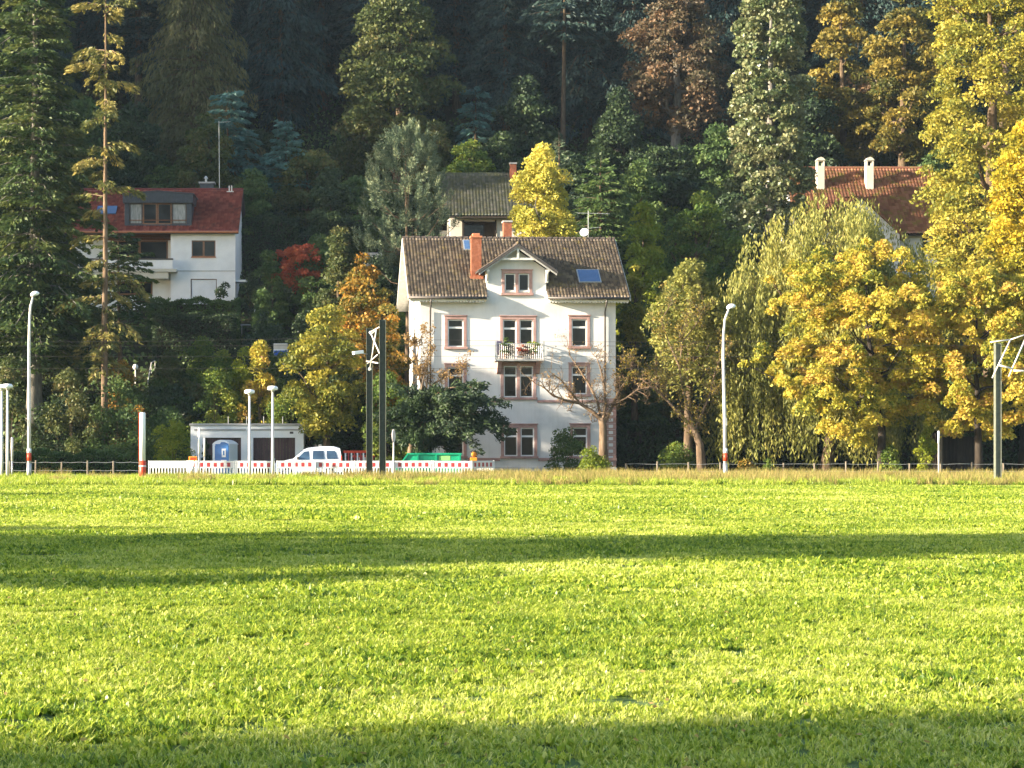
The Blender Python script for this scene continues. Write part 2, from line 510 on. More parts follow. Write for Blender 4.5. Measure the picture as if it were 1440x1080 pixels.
def crown(parent, mat, z0, z1, R, env='round', clumps=90, cr=1.0, n=16000, leaf=.26, flat=.6, fill=.55, seed=0, ry=1.0, dens=None, rag=.22, off=(0, 0), name='crown', droop=.25, aspect=.62):
    rg = np.random.default_rng(1000 + seed)
    f = env_fn(env)
    # clump centres
    t = rg.random(clumps * 4)
    r = f(t)
    keep = rg.random(clumps * 4) < (r / max(r.max(), 1e-6)) ** 1.2 + .05
    t = t[keep][:clumps]; r = r[keep][:clumps]
    m = len(t)
    a = rg.random(m) * 2 * np.pi
    ph = rg.random(4) * 6.3
    lob = 1 + rag * (np.sin(3 * a + ph[0] + t * 5) * .5 + np.sin(5 * a - t * 9 + ph[1]) * .4 + np.sin(t * 13 + 2 * a + ph[2]) * .5)
    rho = R * r * lob * (1 - (1 - fill ** .5) * rg.random(m) ** 1.3)
    rho = np.maximum(rho - cr * .55, 0)
    C = np.stack([rho * np.cos(a) + off[0], rho * np.sin(a) * ry + off[1], z0 + t * (z1 - z0)], 1)
    cs = cr * rg.uniform(.55, 1.25, m)
    cv = rg.random(m)
    pr = cs ** 2
    k = rg.choice(m, n, p=pr / pr.sum())
    u = unit(rg.normal(size=(n, 3)))
    u[:, 2] = np.where(rg.random(n) < .68, np.abs(u[:, 2]), u[:, 2])
    rad = cs[k] * (rg.random(n) ** .35)
    off3 = u * rad[:, None]
    off3[:, 2] *= flat
    # droop the clump's rim
    hd = np.hypot(off3[:, 0], off3[:, 1])
    off3[:, 2] -= droop * hd ** 2 / np.maximum(cs[k], .1)
    pos = C[k] + off3
    dirs = u * .7 + rg.normal(size=(n, 3)) * .8 + np.array([0, 0, -.25])
    var = np.clip(cv[k] * .55 + rg.random(n) * .45 + rg.normal(size=n) * .05, 0, 1)
    ln = leaf * rg.uniform(.65, 1.35, n)
    o = leaves(name, pos, dirs, ln, ln * aspect, var, mat, parent)
    return o, C


def limbs_to(mb, base_pts, base_r, C, rg, count, n=5, r0=.12, tip=.02):
    """limbs curve out of the trunk towards clump centres"""
    idx = rg.choice(len(C), min(count, len(C)), replace=False)
    for i in idx:
        c = Vector(C[i])
        zt = [p.z for p in base_pts]
        want = c.z - .45 * math.hypot(c.x - base_pts[-1].x, c.y - base_pts[-1].y) - rg.uniform(.2, 1.2)
        want = min(max(want, zt[0] + .35 * (zt[-1] - zt[0])), zt[-1])
        k = min(range(len(zt)), key=lambda q: abs(zt[q] - want))
        s = base_pts[k]
        rr = min(r0, base_r[k] * .75) * rg.uniform(.6, 1)
        mid = s.lerp(c, .5) + Vector((rg.normal() * .25, rg.normal() * .25, -.12 * (c - s).length))
        mid2 = s.lerp(c, .25) * .5 + (s.lerp(mid, .5)) * .5
        mb.tube([s, mid2, mid, mid.lerp(c, .55) + Vector((rg.normal() * .1, rg.normal() * .1, .1)), c], [rr, rr * .85, rr * .6, rr * .35, tip], n, cap=False)


def trunk_path(H, lean=(0, 0), wob=.15, rg=None, n=9):
    pts = []
    wx, wy = 0, 0
    for i in range(n):
        t = i / (n - 1)
        if i: wx += rg.normal() * wob / n ** .5; wy += rg.normal() * wob / n ** .5
        pts.append(Vector((lean[0] * t ** 1.3 + wx, lean[1] * t ** 1.3 + wy, H * t)))
    return pts


def at_ground(px, Y, sink=.15):
    X = PX(px, Y)
    return (X, Y, G(X, Y) - sink)


def broadleaf(name, label, cat, px, Y, pytop, pybot, wpx, leafm, bark='bark', group=None, seed=0, env='egg', clumps=90, cr=None, n=16000, leaf=.26,
              limbs=14, tr=None, trunk_lean=(0, 0), base_px=None, **kw):
    """a broad-leaved tree measured from the photo: crown top/bottom rows and width at distance Y"""
    rg = np.random.default_rng(seed + 50)
    bx, by, bz = at_ground(base_px if base_px is not None else px, Y)
    root = empty(name, (bx, by, bz), 0, label, cat, group)
    z1, z0 = PZ(pytop, Y) - bz, PZ(pybot, Y) - bz
    R = wpx / 2 / F * Y
    offx = PX(px, Y) - bx
    cr = cr or R * .34
    o, C = crown(root, LEAF[leafm], z0, z1, R, env, clumps, cr, n, leaf, seed=seed, off=(offx, 0), **kw)
    tr = tr or max(.08, .018 * z1 + .03 * R)
    H = z0 + (z1 - z0) * .8
    pts = trunk_path(H, (offx * .8 + trunk_lean[0], trunk_lean[1]), R * .06, rg)
    rad = [tr * (1.35 if i == 0 else 1) * (1 - .86 * (i / (len(pts) - 1)) ** 1.1) for i in range(len(pts))]
    mb = MB().tube(pts, rad, 9)
    limbs_to(mb, pts, rad, C, rg, limbs, r0=tr * .5)
    mb.build('trunk', BARKS[bark], root, smooth=True)
    return root


def conifer_mesh(parent, leafm, bark, H, R, z0, seed=0, step=.55, per=6, droop=.25, rise=.1, n_per=60, nl=.32, nw=.1, power=.85, hang=.22, spread=.30, tr=None, gap=0.0, lvar=(.62, 1.12)):
    rg = np.random.default_rng(seed + 300)
    hs, az = [], []
    h = z0
    while h < H - .3:
        k = max(3, int(per * rg.uniform(.7, 1.2)))
        a0 = rg.random() * 6.3
        for i in range(k):
            if rg.random() < gap: continue
            hs.append(h + rg.uniform(-.3, .3) * step); az.append(a0 + 6.283 * i / k + rg.normal() * .25)
        h += step * rg.uniform(.8, 1.2)
    hs, az = np.array(hs), np.array(az)
    t = np.clip((hs - z0) / (H - z0), 0, 1)
    low = np.clip(.72 + t * 2.2, 0, 1)
    Ln = R * (1 - t) ** power * low * rg.uniform(lvar[0], lvar[1], len(hs)) + .25
    ri = rise + .5 * t ** 2 + rg.normal(size=len(hs)) * .06
    dr = droop * rg.uniform(.6, 1.4, len(hs))
    cv = rg.random(len(hs))
    cnt = np.maximum(6, (n_per * (Ln / R) ** 1.25 * rg.uniform(.8, 1.2, len(hs)))).astype(int)
    b = np.repeat(np.arange(len(hs)), cnt)
    N = len(b)
    s = rg.random(N) ** .72 * .92 + .08
    side = rg.choice([-1., 1.], N) * rg.random(N) ** .8
    out = np.stack([np.cos(az[b]), np.sin(az[b]), np.zeros(N)], 1)
    lat = np.stack([-out[:, 1], out[:, 0], np.zeros(N)], 1)
    wl = spread * Ln[b] * np.sin(np.pi * np.clip(s * .82 + .14, 0, 1)) + .06
    pos = out * (s * Ln[b])[:, None] + lat * (side * wl)[:, None]
    pos[:, 2] = hs[b] + ri[b] * s * Ln[b] - dr[b] * s ** 2 * Ln[b] - np.abs(side) * wl * .25 - rg.random(N) ** 1.5 * hang
    dirs = out * .8 + lat * (side * .9)[:, None] + rg.normal(size=(N, 3)) * .28
    dirs[:, 2] -= hang * 1.3
    var = np.clip(cv[b] * .5 + rg.random(N) * .4 + s * .1, 0, 1)
    ln = nl * rg.uniform(.7, 1.35, N)
    leaves('crown', pos, dirs, ln, ln * nw / nl, var, LEAF[leafm], parent)
    tr = tr or .012 * H + .06
    pts = trunk_path(H, (0, 0), .12, np.random.default_rng(seed))
    mb = MB().tube(pts, [tr * (1.25 if i == 0 else 1) * (1 - .93 * i / (len(pts) - 1)) for i in range(len(pts))], 9)
    for i in range(len(hs)):
        o = Vector((math.cos(az[i]), math.sin(az[i]), 0))
        p = lambda s_: o * (s_ * Ln[i]) + Vector((0, 0, hs[i] + ri[i] * s_ * Ln[i] - dr[i] * s_ ** 2 * Ln[i]))
        mb.tube([p(0), p(.5), p(.95)], [.012 * Ln[i] + .012, .008 * Ln[i] + .008, .004], 3, cap=False)
    mb.build('trunk', BARKS[bark], parent, smooth=True)


def conifer(name, label, cat, px, Y, pytop, R, leafm, bark='bark', group=None, zb_py=None, **kw):
    bx, by, bz = at_ground(px, Y)
    root = empty(name, (bx, by, bz), 0, label, cat, group)
    H = PZ(pytop, Y) - bz
    z0 = (PZ(zb_py, Y) - bz) if zb_py is not None else H * .08
    conifer_mesh(root, leafm, bark, H, R, max(z0, .3), **kw)
    return root


def recolor(root, leafm):
    for ch in root.children:
        if ch.name.startswith('crown'):
            ch.material_slots[0].link = 'OBJECT'
            ch.material_slots[0].material = LEAF[leafm]


def place(root, X, Y, rz, s, label, group=None, leafm=None, sink=.15, sz=None):
    o = copy_tree(root)
    o.location = (X, Y, G(X, Y) - sink)
    o.rotation_euler = (0, 0, rz)
    o.scale = (s, s, sz or s)
    o['label'] = label
    if group: o['group'] = group
    elif 'group' in o: del o['group']
    if leafm: recolor(o, leafm)
    return o


# ------------------------------------------------------------------ building helpers
def wall_holes(mb, x0, x1, z0, z1, y, holes, reveal=.16, mi=0):
    """a front wall (facing -y) at y with real openings and reveals"""
    xs = sorted({x0, x1, *[h[0] for h in holes], *[h[1] for h in holes]})
    zs = sorted({z0, z1, *[h[2] for h in holes], *[h[3] for h in holes]})
    for i in range(len(xs) - 1):
        for j in range(len(zs) - 1):
            cx, cz = (xs[i] + xs[i + 1]) / 2, (zs[j] + zs[j + 1]) / 2
            if any(h[0] < cx < h[1] and h[2] < cz < h[3] for h in holes): continue
            mb.add([(xs[i], y, zs[j]), (xs[i + 1], y, zs[j]), (xs[i + 1], y, zs[j + 1]), (xs[i], y, zs[j + 1])], [(0, 1, 2, 3)], mi)
    for a, b, c, d in holes:
        q = y + reveal
        mb.add([(a, y, c), (b, y, c), (b, y, d), (a, y, d), (a, q, c), (b, q, c), (b, q, d), (a, q, d)],
               [(0, 4, 5, 1), (1, 5, 6, 2), (2, 6, 7, 3), (3, 7, 4, 0)], mi)


def window(parent, x0, x1, z0, z1, y=0, lights=1, transom=.28, surround=.2, frame='white_frame', stone='sandstone', sill=True, mull=.2, pane='glass', lintel=True, fw=.075):
    """opening x0..x1, z0..z1; stone surround proud of the wall, timber frame and panes in the recess"""
    n = lights
    wn = empty('window', (0, 0, 0), parent=parent)
    s = surround
    if s:
        mb = MB()
        for k in range(2):
            a, b = ((x0 - s, x0), (x1, x1 + s))[k]
            mb.box(a, b, y - .05, y + .10, z0, z1)
        mb.box(x0 - s, x1 + s, y - .05, y + .10, z1, z1 + s)
        if lintel: mb.box(x0 - s - .05, x1 + s + .05, y - .11, y + .02, z1 + s, z1 + s + .07)
        if n == 2: mb.box((x0 + x1 - mull) / 2, (x0 + x1 + mull) / 2, y - .05, y + .10, z0, z1)
        mb.build('surround', M[stone], wn, bevel=.012)
        if sill: MB().box(x0 - s - .06, x1 + s + .06, y - .15, y + .12, z0 - .16, z0).build('sill', M[stone], wn, bevel=.015)
    w_ = (x1 - x0 - (mull if n == 2 and s else 0)) / n
    fb, gb = MB(), []
    for k in range(n):
        a = x0 + k * (w_ + (mull if s and n == 2 else 0))
        b = a + w_
        fb.box(a, a + fw, y + .07, y + .13, z0, z1); fb.box(b - fw, b, y + .07, y + .13, z0, z1)
        fb.box(a + fw, b - fw, y + .07, y + .13, z0, z0 + fw); fb.box(a + fw, b - fw, y + .07, y + .13, z1 - fw, z1)
        if transom:
            zt = z1 - (z1 - z0) * transom
            fb.box(a + fw, b - fw, y + .06, y + .13, zt - .06, zt + .06)
            gb.append((a, b, z0, zt)); gb.append((a, b, zt, z1))
        else: gb.append((a, b, z0, z1))
    fb.build('frame', M[frame], wn)
    for a, b, c, d in gb:
        MB().box(a + .01, b - .01, y + .105, y + .12, c + .01, d - .01).build('pane', M[pane], wn)
    return wn


def tile_roof(name, parent, mat, x0, x1, ye, ze, yr, zr, tw=.22, th=.36, amp=.035, skip=None, thick=.06):
    """pantiles on a slope from the eave (ye,ze) to the ridge (yr,zr): waves across, a step at every course"""
    run = math.hypot(yr - ye, zr - ze)
    rows = max(2, int(run / th))
    cols = max(2, int((x1 - x0) / tw))
    k = 5
    xs = np.linspace(x0, x1, cols * k + 1)
    wave = (np.abs(np.sin(np.pi * (np.arange(len(xs)) % k) / k)) ** .8) * amp
    dy, dz = (yr - ye) / run, (zr - ze) / run
    ny, nz_ = -dz, dy
    if nz_ < 0: ny, nz_ = -ny, -nz_
    V, Lp, var = [], [], []
    rg = np.random.default_rng(int(abs(x0 * 10)) + 5)
    tv = rg.random((rows, cols))
    nxs = len(xs)
    base = 0
    for r in range(rows):
        for e in range(2):
            s = (r + e) * run / rows + (-.03 if e == 0 else .0)
            lift = wave + (.045 if e == 0 else .012)
            V.append(np.stack([xs, ye + dy * s + ny * lift, ze + dz * s + nz_ * lift], 1))
        i = np.arange(nxs - 1)
        cx = (xs[i] + xs[i + 1]) / 2
        ok = np.ones(len(i), bool)
        if skip: ok = ~np.array([skip(x, ye + dy * (r + .5) * run / rows) for x in cx])
        a = base + i[ok]
        Lp.append(np.stack([a, a + 1, a + 1 + nxs, a + nxs], 1))
        var.append(tv[r, np.minimum(i[ok] // k, cols - 1)])
        if r:   # riser between courses
            Lp.append(np.stack([a - nxs, a - nxs + 1, a + 1, a], 1)); var.append(tv[r, np.minimum(i[ok] // k, cols - 1)])
        base += 2 * nxs
    me = np_mesh(name, np.concatenate(V), 4, np.concatenate(Lp).ravel(), np.concatenate(var))
    o = link(name, me, mat, parent)
    o['kind'] = 'stuff'
    return o


def tile_mat(name, cols, moss=None, mossfrac=.55, rough=.85, mscale=1.5):
    m, n, l = new_mat(name)
    at = n.new('ShaderNodeAttribute'); at.attribute_name = 'var'
    r = ramp(n, cols)
    l.new(at.outputs['Fac'], r.inputs[0])
    p = n.new('ShaderNodeBsdfPrincipled'); p.inputs['Roughness'].default_value = rough
    p.inputs['Specular IOR Level'].default_value = .2
    tc = n.new('ShaderNodeTexCoord')
    nz = n.new('ShaderNodeTexNoise'); nz.inputs['Scale'].default_value = mscale; nz.inputs['Detail'].default_value = 9; nz.inputs['Roughness'].default_value = .75
    l.new(tc.outputs['Object'], nz.inputs['Vector'])
    if moss:
        rr = ramp(n, [(mossfrac - .07, (0, 0, 0)), (mossfrac + .05, (1, 1, 1))])
        l.new(nz.outputs[0], rr.inputs[0])
        mx = n.new('ShaderNodeMixRGB'); mx.inputs[2].default_value = (*moss, 1)
        l.new(rr.outputs[0], mx.inputs[0]); l.new(r.outputs[0], mx.inputs[1])
        l.new(mx.outputs[0], p.inputs['Base Color'])
    else: l.new(r.outputs[0], p.inputs['Base Color'])
    o = n.new('ShaderNodeOutputMaterial'); l.new(p.outputs[0], o.inputs[0])
    return m


M['tile_main'] = tile_mat('weathered_brown_tiles', [(.075, .060, .052), (.11, .086, .070), (.155, .12, .092), (.23, .18, .13)], (.24, .18, .07), .62)
M['tile_moss'] = tile_mat('mossy_grey_tiles', [(.05, .055, .045), (.085, .09, .07), (.13, .125, .11)], (.085, .085, .045), .54)
M['tile_red'] = tile_mat('red_clay_tiles', [(.15, .038, .032), (.21, .056, .044), (.27, .085, .065)], (.10, .045, .04), .60)
M['tile_rust'] = tile_mat('rusty_red_tiles', [(.20, .085, .05), (.30, .13, .08), (.40, .19, .12)], (.24, .19, .05), .58)


def slab(mb, x0, x1, ye, ze, yr, zr, t, mi=0):
    """a sloping slab below the line eave-ridge"""
    mb.prism([(ye, ze), (yr, zr), (yr, zr - t), (ye, ze - t)], x0, x1, 'x', mi)


def chimney(parent, x, y, w_, d, z0, z1, cap='concrete', brickm='brick', course=.085):
    ch = empty('chimney', (0, 0, 0), parent=parent)
    mb = MB()
    z = z0
    k = 0
    while z < z1:
        e = .02 if k % 2 else .0
        mb.box(x - w_ / 2 + e, x + w_ / 2 - e, y - d / 2 + e, y + d / 2 - e, z, min(z + course * (.82 if k % 2 == 0 else .18) * 1.0, z1))
        z += course * (.82 if k % 2 == 0 else .18)
        k += 1
    mb.build('chimney_stack', M[brickm], ch)
    MB().box(x - w_ / 2 - .06, x + w_ / 2 + .06, y - d / 2 - .06, y + d / 2 + .06, z1, z1 + .12).build('chimney_cap', M[cap], ch, bevel=.02)
    return ch


# ------------------------------------------------------------------ the villa
def villa():
    Y0 = 132.0
    s = F / Y0
    ox = PX(591, Y0)
    root = empty('villa', (ox, Y0, 0), math.radians(3.3), 'white three-storey villa with pink sandstone window surrounds and dark tiled roof', 'house')
    lx = lambda px: (px - 591) / s
    lz = lambda py: CAMH + (HOR - py) / s
    W, D = lx(868), 10.6
    ze_w = lz(414)
    yr, zr = D / 2, 15.75
    eo = .72
    ye, ze = -eo, lz(419) * 1.0
    slope = (zr - ze) / (yr - ye)
    dx0, dx1 = lx(685.5), lx(769)
    dz1 = lz(378)

    def op(a, b, c, d, su=.2): return (lx(a) + su, lx(b) - su, lz(d) + .16, lz(c) - su)
    H = []
    wins = []
    for (a, b, c, d, n) in ((625.5, 656.5, 444.5, 491, 1), (801, 831.5, 443.5, 490, 1), (625.5, 656.5, 512, 558, 1), (801, 831.5, 510.5, 557.5, 1), (625.5, 656.5, 596.5, 645, 1), (803, 832, 596.5, 645, 1),
                            (705, 756.5, 597, 645, 2), (704.5, 755, 510, 562, 2), (706, 749.5, 379.5, 415, 2)):
        o = op(a, b, c, d); H.append(o); wins.append((o, n))
    door = (lx(703.5) + .2, lx(755) - .2, lz(506), lz(444.5) - .2)
    H.append(door)
    mb = MB()
    # front wall with the dormer gable standing on it, in two bands
    wall_holes(mb, 0, W, 0.55, ze_w, 0, [h for h in H if h[3] < ze_w - .05])
    dh = [h for h in H if h[3] >= ze_w - .05][0]
    wall_holes(mb, dx0, dx1, ze_w, dz1, 0, [(dh[0], dh[1], max(dh[2], ze_w + .001), dh[3])])
    # apex of the dormer gable
    apx, apz = (dx0 + dx1) / 2, lz(346)
    mb.add([(dx0, 0, dz1), (dx1, 0, dz1), (apx, 0, dz1 + (dx1 - dx0) / 2 * .66)], [(0, 1, 2)])
    for x in (dx0, dx1):   # cheeks
        mb.add([(x, 0, ze_w - .4), (x, 0, dz1), (x, 3.6, dz1), (x, 3.6, ze_w - .4)], [(0, 1, 2, 3)])
    # sides and back, gables
    for x in (0, W):
        mb.add([(x, 0, .55), (x, D, .55), (x, D, ze_w), (x, yr, zr - .25), (x, 0, ze_w)], [(0, 1, 2, 3, 4)])
    mb.add([(0, D, .55), (W, D, .55), (W, D, ze_w), (0, D, ze_w)], [(0, 1, 2, 3)])
    mb.build('wall', M['plaster'], root)
    MB().box(-.05, W + .05, -.06, D + .05, 0, .55).build('plinth', M['plinth'], root)
    # string courses
    for py, h, pr in ((563, .16, .09), (645, .2, .1)):
        z = lz(py)
        cuts = sorted([(h_[0] - .27, h_[1] + .27) for h_ in H if h_[2] - .2 < z + h and h_[3] > z - h])
        x = -.06
        for a, b in cuts + [(W + .06, 0)]:
            if a > x: MB().box(x, a, -pr, .02, z - h / 2 - .05, z + h / 2 - .05).build('string_course', M['sandstone'], root, bevel=.012)
            x = b
    # dormer gets a continuous sill band; windows
    for o, n in wins: window(root, *o[:4], 0, n, .30 if o[3] < ze_w - .05 else 0, .2)
    window(root, *door, 0, 2, .22, .2, sill=False)
    # quoins on the right corner: red blocks with white centres
    z = .6
    k = 0
    while z < lz(563) - .2:
        h = .40
        wq = .66 if k % 2 else .66
        q = MB().box(W - wq, W + .035, -.045, .3, z, z + h - .02).build('quoin', M['sandstone'], root, bevel=.012)
        MB().box(W - .46, W - .18, -.052, -.04, z + .09, z + h - .11).build('quoin_panel', M['plaster'], q)
        z += h; k += 1
    # main roof
    roof = empty('roof', (0, 0, 0), parent=root)
    rx0, rx1 = -.80, W + .84
    mb = MB()
    for a, b in ((rx0, dx0 + .02), (dx1 - .02, rx1)): slab(mb, a, b, ye + .02, ze - .03, 0.02, ze - .03 + slope * (eo), .10)
    slab(mb, rx0, rx1, 0.02, ze - .03 + slope * eo, yr, zr - .03, .10)
    mb.prism([(2 * yr - ye, ze), (yr, zr), (yr, zr - .12), (2 * yr - ye, ze - .12)], rx0, rx1, 'x')
    mb.build('roof_deck', M['eave_wood'], roof)
    tile_roof('tile_field', roof, M['tile_main'], rx0, rx1, ye, ze, yr, zr, .212, .33, .05, skip=lambda x, y: dx0 - .05 < x < dx1 + .05 and y < .35)
    tile_roof('tile_field', roof, M['tile_main'], rx0, rx1, 2 * yr - ye, ze, yr, zr, .42, .66, .05)
    m2 = MB()
    x = rx0
    while x < rx1 - .1:
        x2 = min(x + .4, rx1)
        m2.tube([(x, yr, zr + .03), (x2 - .02, yr, zr + .05)], [.10, .125], 8)
        x = x2
    rt = m2.build('ridge_tiles', M['tile_main'], roof, smooth=False)
    # verge boards
    for x in (rx0 - .03, rx1):
        mb = MB()
        slab(mb, x, x + .03, ye, ze + .02, yr, zr + .02, .24)
        mb.build('verge_board', M['eave_wood'], roof)
        MB().prism([(2 * yr - ye, ze + .02), (yr, zr + .02), (yr, zr - .22), (2 * yr - ye, ze - .22)], x, x + .03, 'x').build('verge_board', M['eave_wood'], roof)
    # dentil eave board and gutters
    for a, b in ((rx0 + .1, dx0 - .12), (dx1 + .12, rx1 - .1)):
        MB().box(a, b, ye + .12, -.0, ze - .24, ze - .12).build('eave_board', M['eave_wood'], roof)
        db = MB()
        x = a
        while x < b - .1:
            db.box(x, x + .10, ye + .10, ye + .2, ze - .32, ze - .24); x += .2
        db.build('dentils', M['eave_wood'], roof)['kind'] = 'stuff'
        MB().tube([(a - .1, ye - .06, ze - .02), (b, ye - .06, ze - .04)], .085, 8).build('gutter', M['gutter'], roof, smooth=True)
    for px in (605, 852.5):
        x = lx(px)
        MB().tube([(x, ye - .06, ze - .06), (x, ye - .04, ze - .3), (x, -.10, ze - .85), (x, -.10, .3)], .052, 8).build('downpipe', M['gutter'], root, smooth=True)
    # dormer roof
    dr = empty('dormer_roof', (0, 0, 0), parent=root)
    hx = (lx(783.5) - lx(671.5)) / 2
    cx = (lx(783.5) + lx(671.5)) / 2
    za, zb = lz(343), lz(381)
    back = yr - .4
    for sg in (-1, 1):
        mb = MB()
        mb.prism([(cx, za), (cx + sg * hx, zb), (cx + sg * hx, zb - .09), (cx, za - .10)], -.75, back, 'y')
        mb.build('roof_deck', M['gutter'], dr)
        # tiles on the dormer: rows run along y
        run = math.hypot(hx, za - zb)
        nn = 9
        t2 = MB()
        for i in range(nn):
            for j in range(int((back + .8) / .24)):
                y_a = -.80 + j * .24
                s0, s1 = i / nn, (i + 1.08) / nn
                p = lambda q, lift: (cx + sg * hx * (1 - q), zb + (za - zb) * q + lift)
                a, b = p(s0, .055), p(min(s1, 1), .025)
                t2.add([(a[0], y_a, a[1] - .04), (a[0], y_a + .12, a[1]), (a[0], y_a + .23, a[1] - .035), (b[0], y_a + .23, b[1] - .035), (b[0], y_a + .12, b[1]), (b[0], y_a, b[1] - .04)],
                       [(0, 1, 4, 5), (1, 2, 3, 4)])
        o = t2.build('tile_field', M['tile_main'], dr); o['kind'] = 'stuff'
        a = o.data.attributes.new('var', 'FLOAT', 'FACE')
        a.data.foreach_set('value', np.repeat(RNG.random(len(o.data.polygons) // 2), 2).astype(np.float32) * .35)
        # barge board
        mb = MB()
        mb.prism([(cx, za - .02), (cx + sg * hx, zb - .02), (cx + sg * hx, zb - .20), (cx, za - .22)], -.79, -.74, 'y')
        mb.build('barge_board', M['gutter'], dr)
        mb = MB()
        mb.prism([(cx, za - .22), (cx + sg * (hx - .05), zb - .20), (cx + sg * (hx - .05), zb - .30), (cx, za - .34)], -.72, -.62, 'y')
        mb.build('barge_trim', M['concrete'], dr)
        # carved bracket
        xb = cx + sg * (hx - .62)
        zc = zb + (za - zb) * .62 / hx
        mb = MB()
        mb.box(xb - .10, xb + .10, -.66, .0, zc - .50, zc - .36)
        mb.box(xb - .09, xb + .09, -.18, -.01, zc - 1.15, zc - .50)
        mb.bar((xb, -.6, zc - .50), (xb, -.12, zc - 1.05), .12, .12)
        mb.build('bracket', M['eave_wood'], dr, bevel=.02)
    mb = MB()
    mb.box(cx - .07, cx + .07, -.70, -.60, za - 1.0, za - .30)
    mb.box(cx - 1.25, cx + 1.25, -.69, -.61, za - 1.06, za - .92)
    mb.build('gable_tie', M['eave_wood'], dr, bevel=.01)
    MB().tube([(cx, -.8, za + .05), (cx, back, za + .05)], .1, 8).build('ridge_tiles', M['tile_main'], dr, smooth=True)
    # chimneys
    yc = -eo + (lz(399) - ze) / slope
    yc = 1.55
    chimney(root, lx(673), yc, .66, .66, ze + slope * (yc - ye) - .4, lz(331), 'terracotta')
    MB().box(lx(673) - .25, lx(673) + .25, yc - .25, yc + .25, lz(331) + .12, lz(331) + .3).build('chimney_pot', M['terracotta'], root, bevel=.04)
    mb = MB().box(lx(673) - .42, lx(673) + .42, yc - .55, yc + .42, ze + slope * (yc - .5 - ye) - .1, ze + slope * (yc - .45 - ye) + .2)
    mb.build('chimney_flashing', M['brick'], root)
    ch2 = chimney(root, lx(726) + .25, yr + 1.6, .55, .7, zr - 1.6, zr + 1.25)
    # roof windows
    def roofwin(pxa, pxb, pya, pyb, mat):
        def sv(py):
            # local y on the roof plane seen at this row
            y = ye
            for _ in range(40):
                zz = CAMH + (HOR - py) / F * (Y0 + y)
                y = ye + (zz - ze) / slope
            return y, ze + slope * (y - ye)
        (ya, za_), (yb, zb_) = sv(pyb), sv(pya)
        k = 1 + ya / Y0
        a, b = lx(pxa) * k + .15, lx(pxb) * k + .15
        rw = empty('roof_window', (0, 0, 0), parent=roof)
        mb = MB()
        n_ = Vector((0, -slope, 1)).normalized()
        def quad(a_, b_, y0, z0, y1, z1, l0, l1):
            p = [Vector((a_, y0, z0)), Vector((b_, y0, z0)), Vector((b_, y1, z1)), Vector((a_, y1, z1))]
            mb_ = MB()
            mb_.add([q + n_ * l0 for q in p] + [q + n_ * l1 for q in p], [(3, 2, 1, 0), (4, 5, 6, 7), (0, 1, 5, 4), (1, 2, 6, 5), (2, 3, 7, 6), (3, 0, 4, 7)])
            return mb_
        e = .07
        quad(a - e, b + e, ya - e, za_ - e * slope, yb + e, zb_ + e * slope, 0, .13).build('frame', M['steel'], rw)
        quad(a, b, ya, za_, yb, zb_, .12, .145).build('pane', mat, rw)
    roofwin(815, 844, 381, 397, M['skylight'])
    roofwin(657, 664, 340, 352, M['skylight'])
    # aerial and dish behind the ridge
    an = empty('roof_aerial', (0, 0, 0), parent=roof)
    xa = lx(835) + .6
    mb = MB().tube([(xa, yr + .3, zr - .2), (xa, yr + .3, zr + 1.95)], .03, 6)
    mb.bar((xa - .75, yr + .3, zr + 1.8), (xa + 1.45, yr + .3, zr + 1.75), .03, .03)
    for i in range(7): mb.bar((xa - .6 + i * .31, yr + .05, zr + 1.79), (xa - .6 + i * .31, yr + .55, zr + 1.79), .015, .015)
    mb.bar((xa - .45, yr + .3, zr + .75), (xa + .85, yr + .3, zr + .85), .025, .025)
    mb.build('aerial_mast', M['steel'], an)
    mb = MB()
    prof = [(.02, 0), (.13, .015), (.22, .05), (.30, .09)]
    mb.lathe(prof, 16)
    d = mb.build('satellite_dish', M['plinth'], an)
    d.location = (xa - .3, yr + .1, zr + .45); d.rotation_euler = (math.radians(70), 0, math.radians(-20))
    # balcony
    bal = empty('balcony', (0, 0, 0), parent=root)
    bx0, bx1 = lx(694), lx(764)
    zb_ = lz(505)
    MB().box(bx0, bx1, -1.05, 0, zb_ - .16, zb_).build('balcony_slab', M['concrete'], bal, bevel=.03)
    for x in (bx0 + .35, bx1 - .35):
        mb = MB().prism([(-.85, zb_ - .16), (0, zb_ - .16), (0, zb_ - .95), (-.25, zb_ - .85), (-.55, zb_ - .45)], x - .14, x + .14, 'x')
        mb.build('corbel', M['sandstone'], bal, bevel=.02)
    rl = MB()
    rl.tube([(bx0 + .05, -.02, zb_ + .95), (bx0 + .05, -1.0, zb_ + .95), (bx1 - .05, -1.0, zb_ + .95), (bx1 - .05, -.02, zb_ + .95)], .03, 6)
    rl.tube([(bx0 + .05, -.02, zb_ + .12), (bx0 + .05, -1.0, zb_ + .12), (bx1 - .05, -1.0, zb_ + .12), (bx1 - .05, -.02, zb_ + .12)], .018, 6)
    rl.build('balcony_rail', M['steel'], bal)
    x = bx0 + .05
    base = None
    while x < bx1 - .04:
        if base is None:
            b = MB().tube([(0, -1.0, zb_), (0, -1.0, zb_ + .95)], .014, 5).build('baluster', M['steel'], bal); base = b; b.location.x = x
        else:
            b = base.copy(); COL.objects.link(b); b.location.x = x
        x += .125
    for x in (bx0 + .05, bx1 - .05):
        MB().box(x - .05, x + .05, -1.05, -.95, zb_, zb_ + 1.1).build('corner_post', M['steel'], bal)
    return root, lx, lz, (bx0, bx1, zb_)


vroot, vlx, vlz, (bx0, bx1, bz_) = villa()


